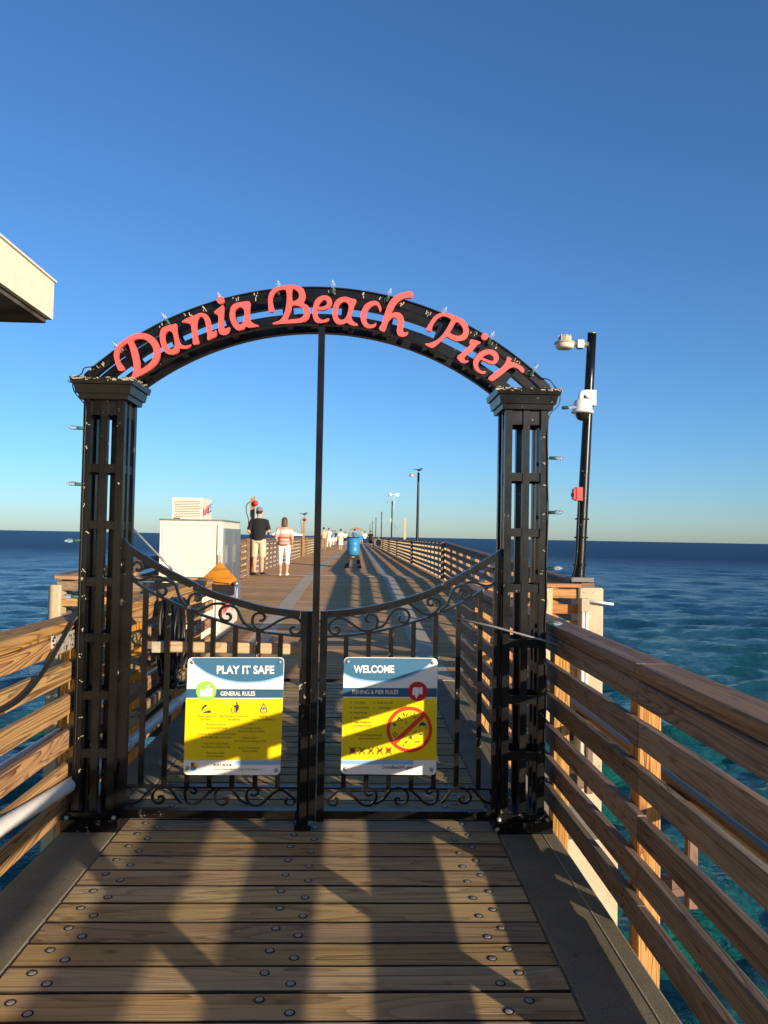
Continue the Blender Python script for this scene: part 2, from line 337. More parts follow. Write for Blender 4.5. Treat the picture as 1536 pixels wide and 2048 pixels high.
# ================================================================== SETTING
# ------------------------------------------------------------------ sea
SEA = -5.2
def sea():
    def axis(lo, hi, first, grow):
        a = [0.0]; s_ = first
        while a[-1] < hi: a.append(a[-1]+s_); s_ = min(s_*grow, 2500)
        b = [0.0]; s_ = first
        while b[-1] > lo: b.append(b[-1]-s_); s_ = min(s_*grow, 2500)
        return np.array(b[:0:-1]+a)
    xs = axis(-30000, 30000, 0.34, 1.02); ys = axis(-3000, 34000, 0.24, 1.0095) + 9.0
    X, Y = np.meshgrid(xs, ys); Z = np.zeros_like(X)
    dx = np.gradient(X, axis=1); dy = np.gradient(Y, axis=0)
    for wl, amp, n in ((13, 0.06, 5), (6, 0.06, 8), (2.8, 0.068, 14), (1.5, 0.058, 18), (0.85, 0.034, 16)):
        for _ in range(n):
            th = RNG.normal(math.pi*0.5+0.15, 0.5 if wl > 4 else 0.75); k = 2*math.pi/(wl*RNG.uniform(0.7, 1.4)); ph = RNG.uniform(0, 6.28)
            p = k*(X*math.cos(th)+Y*math.sin(th))+ph + 0.7*np.sin(k*0.31*(X*math.sin(th)-Y*math.cos(th))+ph*3)
            fade = np.clip(2.2 - np.maximum(dx*abs(math.cos(th)), dy*abs(math.sin(th)))*k/1.2, 0, 1)
            w_ = np.sin(p); Z += amp/math.sqrt(n)*1.5*fade*(w_ + 0.35*(w_*w_-0.5))
    nx, ny = len(xs), len(ys)
    me = bpy.data.meshes.new('sea'); me.vertices.add(nx*ny)
    co = np.stack([X, Y, Z], -1).reshape(-1).astype(np.float32); me.vertices.foreach_set('co', co)
    i = np.arange(nx*ny).reshape(ny, nx); q = np.stack([i[:-1, :-1], i[:-1, 1:], i[1:, 1:], i[1:, :-1]], -1).reshape(-1, 4)
    me.loops.add(q.size); me.loops.foreach_set('vertex_index', q.reshape(-1).astype(np.int32))
    me.polygons.add(len(q)); me.polygons.foreach_set('loop_start', np.arange(0, q.size, 4, dtype=np.int32))
    me.update(); me.polygons.foreach_set('use_smooth', np.ones(len(q), dtype=bool)); me.update()
    m, nt, bs = new_mat('sea_water')
    ge = nd(nt, 'ShaderNodeNewGeometry'); sp = nd(nt, 'ShaderNodeSeparateXYZ'); nt.links.new(ge.outputs['Position'], sp.inputs[0])
    big = noise(nt, ge.outputs['Position'], 0.035, 4.0, 0.6)
    dep = mth(nt, 'ADD', mth(nt, 'DIVIDE', sp.outputs['Y'], 190.0), mth(nt, 'MULTIPLY', mth(nt, 'SUBTRACT', big, 0.5), 0.08))
    col = ramp(nt, dep, [(0.0, (0.008, 0.105, 0.074)), (0.15, (0.006, 0.078, 0.066)), (0.36, (0.003, 0.036, 0.060)), (0.7, (0.003, 0.021, 0.062)), (1.0, (0.003, 0.021, 0.066))])
    nt.links.new(col, bs.inputs['Base Color'])
    bs.inputs['IOR'].default_value = 1.33
    ln = nd(nt, 'ShaderNodeVectorMath', operation='LENGTH'); nt.links.new(ge.outputs['Position'], ln.inputs[0])
    fd = nd(nt, 'ShaderNodeMapRange'); nt.links.new(ln.outputs['Value'], fd.inputs[0]); fd.inputs[1].default_value = 25; fd.inputs[2].default_value = 320
    nt.links.new(mth(nt, 'ADD', mth(nt, 'MULTIPLY', fd.outputs[0], 0.35), 0.06), bs.inputs['Roughness'])
    nt.links.new(mth(nt, 'SUBTRACT', 0.40, mth(nt, 'MULTIPLY', mth(nt, 'POWER', fd.outputs[0], 0.45), 0.30)), bs.inputs['Specular IOR Level'])
    mp = nd(nt, 'ShaderNodeMapping', name='stretch'); mp.inputs['Scale'].default_value = (0.7, 1.0, 1.0); nt.links.new(ge.outputs['Position'], mp.inputs[0])
    n1 = noise(nt, mp.outputs[0], 3.2, 5.0, 0.6, 0.6); n2 = noise(nt, mp.outputs[0], 0.9, 4.0, 0.55, 0.5); n3 = noise(nt, mp.outputs[0], 0.12, 4.0, 0.6)
    for n_, nm in ((n1, 'n1'), (n2, 'n2'), (n3, 'n3')): n_.node.name = nm
    a1, a2, a3 = mth(nt, 'MULTIPLY', n1, 0.13), mth(nt, 'MULTIPLY', n2, 0.2), mth(nt, 'MULTIPLY', n3, 0.3)
    for a_, nm in ((a1, 'w1'), (a2, 'w2'), (a3, 'w3')): a_.node.name = nm
    bump(nt, bs, mth(nt, 'ADD', a1, mth(nt, 'ADD', a2, a3)), 1.0, 1.0)
    o = link('sea', me, m, None, (0, 0, SEA)); tag(o, kind='structure')
sea()

# ------------------------------------------------------------------ pier deck
DL, DR = -1.14, 0.724          # timber between the two concrete kerbs
KL, KR = -1.43, 1.03           # outer edges of the kerbs
TY = 7.75                      # where the pier widens
WL, WR = -3.02, 2.43           # the wide pier's edges
PITCH = 0.1467
near = MB(); near.box((KL+0.02, -7, -0.5), (KR-0.02, TY, -0.045)); deck0 = near.build('boardwalk', M['under']); tag(deck0, kind='structure')
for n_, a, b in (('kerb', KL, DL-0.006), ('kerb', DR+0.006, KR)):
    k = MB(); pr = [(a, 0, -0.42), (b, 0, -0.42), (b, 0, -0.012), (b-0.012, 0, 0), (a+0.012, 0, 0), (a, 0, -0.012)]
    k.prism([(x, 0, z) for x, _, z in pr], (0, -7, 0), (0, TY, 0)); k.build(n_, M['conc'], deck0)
# a thin line scored along the outer margin of the kerb
k = MB(); k.box((KR-0.075, -7, 0.0005), (KR-0.071, TY, 0.002)); k.build('joint_line', M['conc_pale'], deck0)
bolt = MB()
bolt.cur = 0; bolt.lathe([(0.0, 0.0010), (0.0165, 0.0010), (0.018, 0.0005)], n=16)  # flat dark disc paints the shade of a recess around each bolt
bolt.cur = 1; bolt.lathe([(0.0125, 0.0011), (0.0115, 0.002), (0.007, 0.0026), (0.0, 0.0028)], n=14)
bolt_me = bolt.mesh('bolt', [M['hole'], M['steel']])
BX = (-1.045, -0.975, -0.28, -0.185, 0.505, 0.572)
y = 2.326 - PITCH*62 + PITCH/2; i = 0
while y < TY - 0.08:
    pl = board('plank', (DL, y, -0.019), (DR, y, -0.019), PITCH-0.011, 0.038, M['deck'], deck0, nv=6)
    pl.location.z += random.uniform(-0.0012, 0.0012); pl.rotation_euler[0] += random.uniform(-0.004, 0.004)
    if 1.4 < y < 7.2:
        for j, bx in enumerate(BX):
            off = 0.028 if (j % 2 == 0) else -0.028
            if j >= 4: off = -off
            b_ = link('bolt', bolt_me, None, pl)
            b_.matrix_basis = pl.matrix_basis.inverted() @ Matrix.Translation(-deck0.location) @ Matrix.Translation((bx+random.uniform(-0.006, 0.006), y+off+random.uniform(-0.006, 0.006), 0.0005 + (pl.location.z+0.019)))
    y += PITCH; i += 1
# the wide pier behind the gate
wide = MB()
prof = [(TY+0.01, 0.0), (8, 0), (20.7, 0.34), (230, 0.34)]
for (ya, za), (yb, zb) in zip(prof[:-1], prof[1:]):
    wide.add([(WL, ya, za-0.05), (WR, ya, za-0.05), (WR, yb, zb-0.05), (WL, yb, zb-0.05), (WL, ya, za-0.6), (WR, ya, za-0.6), (WR, yb, zb-0.6), (WL, yb, zb-0.6)],
             [(0, 1, 2, 3), (0, 4, 5, 1), (1, 5, 6, 2), (3, 2, 6, 7), (0, 3, 7, 4)])
deck1 = wide.build('pier_deck', M['under']); tag(deck1, kind='structure')
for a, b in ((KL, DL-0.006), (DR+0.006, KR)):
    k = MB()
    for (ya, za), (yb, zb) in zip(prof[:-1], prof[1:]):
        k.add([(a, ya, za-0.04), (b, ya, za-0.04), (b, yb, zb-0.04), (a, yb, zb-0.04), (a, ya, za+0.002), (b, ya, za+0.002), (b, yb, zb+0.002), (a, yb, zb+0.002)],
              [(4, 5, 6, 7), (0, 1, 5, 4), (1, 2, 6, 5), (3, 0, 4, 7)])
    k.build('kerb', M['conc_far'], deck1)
for yb_ in (21.3, 41.5):                               # pale pile-cap bands across the deck
    k = MB(); k.box((WL+0.05, yb_, deckz(yb_)-0.02), (WR-0.05, yb_+0.42, deckz(yb_)+0.004)); k.build('pile_cap_band', M['conc_far'], deck1)
y = TY + 0.09; rows = 0
panels = ((WL+0.03, KL-0.006), (DL, DR), (KR+0.006, WR-0.03))
far = MB()
while y < 75:
    z = deckz(y) - 0.017; s_ = (deckz(y+0.05)-deckz(y-0.05))/0.1
    for a, b in panels:
        if y < 21.2:
            o = board('plank', (a, y, z), (b, y, z), PITCH-0.008, 0.034, M['far_deck'], deck1, nv=5)
            o.rotation_euler[0] += math.atan(s_)
        else:
            far.box((a, y-0.069, z-0.01), (b, y+0.069, z+0.017 + random.uniform(-0.001, 0.001)))
    y += PITCH
fo = far.build('planks_beyond', M['far_deck'], deck1); fo['kind'] = 'stuff'
m, nt, bs = new_mat('distant_planking'); ge = nd(nt, 'ShaderNodeNewGeometry')
mp = nd(nt, 'ShaderNodeMapping'); mp.inputs['Scale'].default_value = (0.3, 3.0, 1); nt.links.new(ge.outputs['Position'], mp.inputs[0])
nt.links.new(mixc(nt, noise(nt, mp.outputs[0], 2.0, 3.0), (0.38, 0.24, 0.12), (0.56, 0.38, 0.2)), bs.inputs['Base Color']); bs.inputs['Roughness'].default_value = 0.85
k = MB()
for a, b in panels: k.box((a, 75, 0.29), (b, 230, 0.34))
fo = k.build('planking_far_out', m, deck1)
# piles and pile cap seen through the right railing
pc = empty('concrete_platform', (1.45, 6.6, SEA-1.5), 'pale concrete ledge below the right railing just past the gate', 'ledge')
k = MB(); k.box((0.4-1.45, 5.44-6.6, 0), (1.93-1.45, 7.7-6.6, -0.69-(SEA-1.5))); k.build('ledge', M['conc_pale'], pc)
def pile(x0, x1, y0, y1, top, label):
    o = empty('concrete_pile', ((x0+x1)/2, (y0+y1)/2, SEA-2), label, 'pile', 'square piles at the corners of the pier')
    w, d = (x1-x0)/2, (y1-y0)/2; c = 0.015; b = MB(); H = top-(SEA-2)
    pr = [(-w+c, -d, 0), (w-c, -d, 0), (w, -d+c, 0), (w, d-c, 0), (w-c, d, 0), (-w+c, d, 0), (-w, d-c, 0), (-w, -d+c, 0)]
    b.prism(pr, (0, 0, 0), (0, 0, H-0.012)); b.prism([(p[0]*0.94, p[1]*0.94, 0) for p in pr], (0, 0, H-0.012), (0, 0, H)); b.build('shaft', M['conc_pale'], o)
    return o
pile(2.28, 2.535, 7.62, 7.9, 0.985, 'pale square concrete pile beside the lamp post, right of the gate')
pile(-3.07, -2.95, 7.62, 7.80, 0.93, 'square concrete pile at the left corner of the timber rail, over the sea')
for yy in np.arange(14, 130, 6.1):
    pass

# ------------------------------------------------------------------ railings
RB = [0.052, 0.206, 0.376, 0.548, 0.716, 0.872]; RH = 0.095
CAPZ = 1.003
sc_ = MB(); sc_.lathe([(0.0, 0.0005), (0.0045, 0.0005), (0.005, -0.002)], n=8); screw_me = sc_.mesh('screw', [M['hole']])
def rail_straight(name, label, xin, side, y0, y1, seg, posts, mats, zf=lambda y: 0.0, group=None, cap_mat=None, post_mat=None, detail=True):
    """railing along y; inner face of its boards at x = xin; side = +1 when the sea is on the right"""
    root = empty(name, (xin, (y0+y1)/2, 0), label, 'railing', group)
    n = max(1, round((y1-y0)/seg)); L = (y1-y0)/n
    for j in range(n):
        a, b = y0+j*L+0.002, y0+(j+1)*L-0.002
        for k_, zb in enumerate(RB):
            xb = xin + side*0.019 + random.uniform(-0.002, 0.002); top = RH if k_ < 5 else 0.085
            zc = zb+top/2 + random.uniform(-0.003, 0.003)
            board('rail_board', (xb, a, zc+zf(a)), (xb, b, zc+zf(b)), top, 0.038, mats[(k_+j) % len(mats)], root, roll_=V90, nv=3)
        if detail: board('ledger', (xin+side*0.022, a, 0.9715+zf(a)), (xin+side*0.022, b, 0.9715+zf(b)), 0.022, 0.034, mats[0], root, roll_=V90)
        xc = xin + side*0.06
        board('cap', (xc, a, CAPZ+zf(a)), (xc, b, CAPZ+zf(b)), 0.142, 0.038, cap_mat or M['cap'], root)
    for yp in posts:
        if detail and -0.5 < yp < 5 and zf(9) == 0:
            for zb in RB:
                for dz_ in (0.024, 0.066): link('screw', screw_me, None, root, (-side*0.0012, yp+0.045+random.uniform(-0.015, 0.015)-(y0+y1)/2, zb+dz_), (0, -side*V90, 0))
        board('post', (xin+side*0.084, yp+0.045, -0.42+zf(yp)), (xin+side*0.084, yp+0.045, 0.98+zf(yp)), 0.089, 0.089, post_mat or M['post'], root)
    return root
RX, LX = 1.04, -1.425
PY = [2.83+1.22*k for k in range(-8, 4)]
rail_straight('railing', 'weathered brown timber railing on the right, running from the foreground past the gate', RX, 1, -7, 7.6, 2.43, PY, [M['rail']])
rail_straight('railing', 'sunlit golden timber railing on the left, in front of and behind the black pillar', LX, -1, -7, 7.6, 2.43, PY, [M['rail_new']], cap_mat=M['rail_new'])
slope = lambda y: deckz(y)
for side, xin, lab in ((1, 2.39, 'along the right of the far pier, shaded slats before sunlit posts'), (-1, -2.98, 'on the left of the far pier, behind the two walkers')):
    root = rail_straight('railing', 'timber railing ' + lab, xin, side, TY+0.12, 20.7, 4.2, [TY+0.3+1.22*k for k in range(11)], [M['rail']], slope)
    n = 18
    for j in range(n):
        a, b = 20.7+j*4.88, 20.7+(j+1)*4.88-0.004
        for zb in RB:
            board('rail_board', (xin+side*0.019, a, zb+0.046+0.34), (xin+side*0.019, b, zb+0.046+0.34), RH, 0.038, M['rail'], root, roll_=V90, nv=2)
        board('cap', (xin+side*0.06, a, CAPZ+0.34), (xin+side*0.06, b, CAPZ+0.34), 0.142, 0.038, M['cap'], root)
    for k_ in range(72):
        yp = 20.9+1.22*k_; board('post', (xin+side*0.084, yp, -0.2), (xin+side*0.084, yp, 1.32), 0.089, 0.089, M['pale_wood'], root)
    for yp in (20.4, 32.0, 44, 56, 68, 80):                # thicker inner posts that stand before the slats
        board('inner_post', (xin-side*0.05, yp, deckz(yp)), (xin-side*0.05, yp, 1.36), 0.09, 0.09, M['cap'], root)
    fr = MB()
    for zb in RB: fr.box((xin, 108.6, zb+0.34), (xin+side*0.038, 228, zb+RH+0.34))
    fr.box((xin-side*0.01, 108.6, CAPZ+0.32), (xin+side*0.13, 228, CAPZ+0.36))
    for k_ in range(97): fr.box((xin+side*0.04, 108.8+1.22*k_, 0.1), (xin+side*0.13, 108.9+1.22*k_, 1.32))
    g = fr.build('railing_far_out', M['rail'], root); g['kind'] = 'stuff'
def rail_cross(label, x0, x1, y, posts, mats, cap_mat):
    root = empty('railing', ((x0+x1)/2, y, 0), label, 'railing', 'short rails across the corners where the pier widens')
    for k_, zb in enumerate(RB):
        board('rail_board', (x0, y+0.019, zb+RH/2), (x1, y+0.019, zb+RH/2), RH, 0.038, mats[k_ % len(mats)], root, roll_=V90)
    board('cap', (x0-0.02, y+0.05, CAPZ), (x1+0.02, y+0.05, CAPZ), 0.142, 0.038, cap_mat, root)
    for xp in posts: board('post', (xp, y-0.048, -0.4), (xp, y-0.048, 0.98), 0.089, 0.089, M['pale_wood'], root)
rail_cross('short bright timber rail across the corner below the tall lamp post', 1.22, 2.29, 7.66, (1.95,), [M['post'], M['rail_new']], M['orange_wood'])
rail_cross('short sunlit timber rail across the corner in front of the white ice freezer', -3.0, -1.56, 7.66, (-2.6, -1.75), [M['rail_new'], M['rail']], M['rail_new'])
# ================================================================== GATE
GY = 3.80
gate = empty('gate_arch', (-0.21, GY+0.1, 0), 'black iron entrance arch on two slatted pillars standing on the boardwalk', 'archway')
def rel(o_loc, pts): return [Vector(p)-Vector(o_loc) for p in pts]
GL = gate.location
def pillar(x0, x1, label):
    w = (x1-x0); xm = (x0+x1)/2; D = 0.21
    root_loc = Vector((xm, GY+D/2, 0))
    H = 2.16; t = 0.037; tm = 0.034
    pil = MB()                                   # four corner tubes make the pillar's frame
    for sx in (-1, 1):
        for sy in (-1, 1):
            cx, cy = sx*(w/2-t/2), sy*(D/2-t/2); pil.box((cx-t/2, cy-t/2, 0.08), (cx+t/2, cy+t/2, H))
    po = pil.build('pillar', M['iron'], gate, root_loc-GL)
    for (ax, ay) in ((0, -1), (0, 1), (-1, 0), (1, 0)):
        b = MB(); cx, cy = ax*(w/2-tm/2-0.004), ay*(D/2-tm/2-0.004)
        b.box((cx-tm/2, cy-tm/2, 0.08), (cx+tm/2, cy+tm/2, H)); b.build('middle_bar', M['iron'], po)
    for zc in (1.79, 1.505, 1.22, 0.94, 0.655, 0.37):
        h = 0.021; e = 0.008
        def tie(p, q):
            b = MB(); b.box((p[0], p[1], zc-h), (q[0], q[1], zc+h)); b.build('cross_tie', M['iron'], po)
        for sg_ in (-1, 1):
            xa, xb = sorted((sg_*0.0175, sg_*(w/2-t))); tie((xa, -D/2+e), (xb, -D/2+0.03)); tie((xa, D/2-0.03), (xb, D/2-e))
            ya, yb = sorted((sg_*0.0175, sg_*(D/2-t))); tie((-w/2+e, ya), (-w/2+0.03, yb)); tie((w/2-0.03, ya), (w/2-e, yb))
    b = MB(); b.box((-w/2+t, -D/2+0.012, 2.06), (w/2-t, -D/2+0.03, H)); b.box((-w/2+t, D/2-0.03, 2.06), (w/2-t, D/2-0.012, H))
    b.box((-w/2+0.012, -D/2+t, 2.06), (-w/2+0.03, D/2-t, H)); b.box((w/2-0.03, -D/2+t, 2.06), (w/2-0.012, D/2-t, H)); b.build('header', M['iron'], po)
    cap = MB(); e = 0.004
    for za, zb, o1, o2 in ((2.135, 2.162, 0.018, 0.022), (2.162, 2.205, 0.032, 0.040), (2.207, 2.238, 0.050, 0.056)):
        lo = [(-w/2-o1, -D/2-o1, za), (w/2+o1, -D/2-o1, za), (w/2+o1, D/2+o1, za), (-w/2-o1, D/2+o1, za)]
        hi = [(-w/2-o2, -D/2-o2, zb), (w/2+o2, -D/2-o2, zb), (w/2+o2, D/2+o2, zb), (-w/2-o2, D/2+o2, zb)]
        cap.add(lo+hi, [(0, 3, 2, 1), (4, 5, 6, 7), (0, 1, 5, 4), (1, 2, 6, 5), (2, 3, 7, 6), (3, 0, 4, 7)])
    co = cap.build('pillar_cap', M['iron'], po)
    # pale flaking sealant along the cap's rim
    fl = MB()
    for _ in range(80):
        s_ = random.choice((0, 0, 0, 1, 2, 2)); x_ = w/2*random.choice((-1, 1))*(1-random.random()**2*0.75) if random.random() < 0.8 else random.uniform(-w/2, w/2)
        if s_ == 0: a_ = Vector((x_*1.42, -D/2-0.057, 2.232+random.uniform(-0.008, 0.006)))
        elif s_ == 1: a_ = Vector((w/2+0.056, random.uniform(-D/2-0.05, D/2), 2.232+random.uniform(-0.005, 0.006)))
        else: a_ = Vector((x_*1.4, -D/2-random.uniform(0.0, 0.053), 2.239))
        d_ = Vector((random.uniform(-0.022, 0.022), random.uniform(-0.008, 0.008) if s_ == 2 else 0, random.uniform(-0.003, 0.003)))
        fl.tube([a_, a_+d_*0.5, a_+d_], 0, 5, True, [random.uniform(0.001, 0.0038) for _k in range(3)])
    f_ = fl.build('flaking_sealant', M['residue'], co); f_['kind'] = 'stuff'
    base = MB(); base.box((-w/2-0.035, -D/2-0.04, 0.002), (w/2+0.035, D/2+0.04, 0.062))
    base.box((-w/2-0.014, -D/2-0.016, 0.0625), (w/2+0.014, D/2+0.016, 0.088)); bo = base.build('pillar_base', M['iron_chip'], po)
    for sx in (-1, 1):
        b = MB(); b.lathe([(0.012, 0), (0.012, 0.012), (0.007, 0.016), (0, 0.016)], (sx*(w/2+0.012), -D/2-0.026, 0.062), n=6); b.build('anchor_nut', M['steel'], bo)
    return po
pl_ = pillar(-1.385, -1.18, 'left'); pr_ = pillar(0.748, 0.97, 'right')
# arch: the same two hoops in a front and a back frame, tied by short blocks
AX, RO = -0.205, 1.70
apex = P(640, 573, GY).z
AC = Vector((AX, GY, apex-RO))
half = 1.165
def hoop(R, y, name, capz, thick=0.045, dep=0.04, xl=None):
    a = math.asin(min(0.999, half/R)) if xl is None else math.asin(xl/R)
    pts = [(AC.x+R*math.sin(t), y, AC.z+R*math.cos(t)) for t in np.linspace(-a, a, 64)]
    if capz is not None:
        pts = [(pts[0][0], y, capz)] + pts + [(pts[-1][0], y, capz)]
    b = MB(); b.bar(rel(GL, pts), thick, dep); return b.build(name, M['iron'], gate)
TOPZ = 2.238
for y_ in (GY+0.022, GY+0.19):
    hoop(RO-0.022, y_, 'outer_hoop', TOPZ)
    Ri = RO-0.165
    a_in = 0.985
    hoop(Ri, y_, 'inner_hoop', None, 0.05, 0.04, xl=math.sqrt(max(0.01, Ri*Ri-(TOPZ-AC.z)**2)))
for th in (-36, -27.5, -17, -6.3, 4.6, 12.5, 22.5, 31, 37):
    t = rad(th); u = Vector((math.sin(t), 0, math.cos(t)))
    for y_ in (GY+0.022, GY+0.19):
        b = MB(); b.bar(rel(GL, [AC+Vector((0, y_-GY, 0))+u*(RO-0.142), AC+Vector((0, y_-GY, 0))+u*(RO-0.043)]), 0.045, 0.034); b.build('spacer', M['iron'], gate)
    for R_ in (RO-0.165, RO-0.022):
        b = MB(); c = AC+u*R_; b.bar(rel(GL, [c+Vector((0, 0.043, 0)), c+Vector((0, 0.169, 0))]), 0.03, 0.03, axis=tuple(u)); b.build('depth_tie', M['iron'], gate)
# hanging centre bar under the arch
cb = MB(); q = P(643, 655, GY); z1 = P(632, 1221, GY).z
cb.box((-0.2165-GL.x, GY-0.006-GL.y, 0.05), (-0.1835-GL.x, GY+0.028-GL.y, AC.z+RO-0.185)); cb.build('centre_bar', M['iron'], gate)
pb = MB(); pb.box((-0.30-GL.x, GY+0.001-GL.y, AC.z+RO-0.1945), (-0.10-GL.x, GY+0.04-GL.y, AC.z+RO-0.188)); pb.build('mounting_plate', M['iron_chip'], gate)
# dabs of old adhesive along the outer hoop and the pillars' outer tubes
for th in np.linspace(-41, 41, 20):
    t = rad(th + random.uniform(-1, 1)); u = Vector((math.sin(t), 0, math.cos(t)))
    b = MB(); c = AC+u*(RO-0.02)+Vector((0, -0.0005, 0))
    for _ in range(4):
        tt = Vector((u.z, 0, -u.x)); a_ = c+tt*random.uniform(-0.02, 0.02)+u*random.uniform(-0.012, 0.016)
        b.tube(rel(GL, [a_, a_+u*random.uniform(-0.022, -0.006)+tt*random.uniform(-0.006, 0.006)]), random.uniform(0.0015, 0.003), 5)
    b.build('adhesive_dab', M['residue'], gate)
for xo, sgn in ((-1.362, -1), (0.947, 1)):
    for z in np.arange(0.28, 2.1, 0.145):
        b = MB(); c = Vector((xo+random.uniform(-0.012, 0.012), GY-0.001, z+random.uniform(-0.03, 0.03)))
        for _ in range(3):
            a_ = c+Vector((random.uniform(-0.01, 0.01), 0, random.uniform(-0.008, 0.008))); b.tube(rel(GL, [a_, a_+Vector((random.uniform(-0.012, 0.012), 0, random.uniform(-0.01, 0.004)))]), random.uniform(0.0014, 0.003), 5)
        b.build('adhesive_dab', M['residue'], gate)
# bracket with flaking paint that ties the left pillar to the railing
bk = MB(); a_, b_ = PX(108, 1272, -1.41), PX(160, 1289, -1.41)
bk.box((-1.424-GL.x, a_.y-GL.y, b_.z), (-1.402-GL.x, GY+0.02-GL.y, a_.z)); bk.build('rail_bracket', M['bracket'], gate)

# ------------------------------------------------------------------ red lettering, traced letter by letter
LY = GY-0.034
name_sign = empty('arch_lettering', (AX, LY, 2.5), 'coral red script letters spelling the pier name across the arch', 'lettering')
def letter(loops, org, sc):
    out = []
    for lp in loops:
        if isinstance(lp, tuple) and lp[0] == 'dot':
            _, cx, cy, r = lp; pts = [Vector((cx+r*math.cos(a), cy+r*math.sin(a), 0)) for a in np.linspace(0, 2*math.pi, 25)[:-1]]
        else: pts = catmull([(x, y, 0) for x, y in lp], 4, True)
        w = [P(org[0]+p[0]/sc, org[1]+p[1]/sc, LY) for p in pts]
        out.append([(q.x-AX, q.z-2.5) for q in w])
    me = outline_mesh(out, 0.019, 0.0); link('letter', me, M['coral'], name_sign)
A_, B_, C_ = ((220, 580), 5.12), ((530, 550), 5.12), ((820, 600), 6.144)
letter([[(200,915),(235,870),(248,800),(240,730),(215,620),(190,555),(168,553),(120,595),(95,650),(93,700),(112,748),(150,798),(142,826),(112,832),(88,818),(60,740),(45,670),(60,610),(100,555),(150,515),(220,470),(300,447),(370,450),(430,475),(480,520),(510,580),(518,640),(505,710),(470,770),(400,830),(300,885),(215,922)],
        [(243,522),(300,505),(360,510),(410,545),(445,600),(450,660),(435,720),(390,770),(318,812),(308,740),(290,650),(265,575)]], *A_)
letter([[(685,352),(690,420),(705,500),(722,545),(750,570),(790,575),(835,563),(800,600),(750,605),(716,603),(705,630),(680,655),(640,665),(590,655),(550,615),(525,555),(515,490),(520,430),(545,390),(600,370),(650,358)],
        [(600,425),(640,435),(660,500),(668,570),(650,605),(620,610),(590,575),(570,520),(567,460)]], *A_)
letter([[(740,330),(790,295),(850,275),(900,250),(940,240),(990,255),(1020,290),(1035,340),(1040,390),(1045,428),(1062,432),(1088,418),(1095,440),(1085,480),(1045,500),(1003,516),(1000,460),(990,400),(978,330),(955,285),(925,280),(900,310),(893,370),(897,440),(905,500),(913,548),(858,562),(850,500),(840,420),(832,365),(812,347),(780,340)]], *A_)
letter([[(1068,235),(1110,195),(1166,165),(1168,250),(1165,330),(1170,385),(1185,402),(1208,392),(1230,386),(1222,430),(1190,460),(1150,462),(1120,440),(1112,390),(1112,330),(1113,280),(1100,255)], ('dot', 1135, 110, 38)], *A_)
letter([[(1432,125),(1435,200),(1432,270),(1445,320),(1475,350),(1525,370),(1480,385),(1425,388),(1395,380),(1370,405),(1325,418),(1285,400),(1250,350),(1230,290),(1230,230),(1245,175),(1280,145),(1340,130)],
        [(1335,180),(1370,200),(1380,260),(1370,320),(1345,355),(1315,345),(1290,300),(1280,245),(1290,205)]], *A_)
letter([[(85,495),(150,470),(190,420),(215,340),(225,250),(218,165),(180,155),(130,170),(95,200),(78,250),(85,310),(98,360),(85,382),(60,385),(40,370),(35,300),(35,240),(55,180),(100,140),(170,118),(250,108),(330,115),(385,140),(412,190),(415,240),(395,290),(440,320),(462,370),(455,430),(420,475),(360,492),(280,498),(180,503),(92,510)],
        [(282,155),(320,160),(345,190),(350,230),(330,260),(283,268)], [(278,322),(330,318),(380,340),(400,385),(390,425),(350,450),(290,458),(232,460),(255,400),(270,360)]], *B_)
letter([[(660,455),(640,480),(600,492),(550,495),(510,475),(490,420),(490,360),(505,290),(540,240),(590,217),(640,220),(675,245),(688,285),(675,325),(630,355),(580,365),(540,365),(540,400),(548,435),(570,458),(605,465),(640,450)],
        [(550,330),(560,295),(590,265),(620,262),(638,285),(625,315),(590,330)]], *B_)
letter([[(935,262),(915,320),(890,395),(885,440),(905,480),(950,510),(935,525),(880,515),(838,492),(800,508),(760,510),(720,490),(695,440),(692,380),(705,310),(735,260),(780,235),(830,230),(880,245)],
        [(815,280),(850,300),(857,340),(845,400),(820,450),(785,465),(755,450),(742,410),(748,350),(770,300)]], *B_)
letter([[(1192,360),(1175,378),(1165,340),(1140,315),(1105,320),(1070,345),(1045,390),(1035,440),(1045,490),(1070,512),(1105,512),(1135,495),(1138,515),(1115,540),(1070,550),(1025,535),(990,490),(978,430),(990,370),(1025,310),(1075,278),(1130,272),(1170,295)]], *B_)
letter([[(1505,178),(1508,232),(1450,240),(1390,260),(1345,300),(1315,350),(1298,395),(1330,388),(1380,395),(1410,425),(1422,470),(1418,530),(1412,570),(1425,592),(1460,588),(1465,600),(1440,628),(1400,635),(1365,620),(1348,580),(1355,530),(1358,480),(1345,450),(1315,438),(1280,460),(1255,500),(1222,582),(1168,555),(1195,500),(1220,420),(1250,330),(1290,260),(1350,210),(1430,182)]], *B_)
letter([[(183,545),(265,592),(330,555),(400,490),(450,455),(500,485),(560,508),(620,508),(680,485),(715,430),(718,360),(690,290),(640,240),(560,205),(480,175),(420,165),(350,175),(290,215),(245,280),(205,345),(205,375),(235,392),(265,380),(275,330),(310,265),(360,220),(420,205),(500,240),(480,300),(440,370),(390,440),(320,500),(240,535)],
        [(570,275),(620,310),(650,360),(650,410),(620,440),(570,445),(490,410),(520,350)]], *C_)
letter([[(735,505),(760,490),(865,525),(820,560),(780,610),(720,660),(670,705),(665,730),(685,750),(718,750),(700,772),(660,780),(620,765),(577,705),(640,650),(700,590),(735,560),(730,530)], ('dot', 915, 455, 42)], *C_)
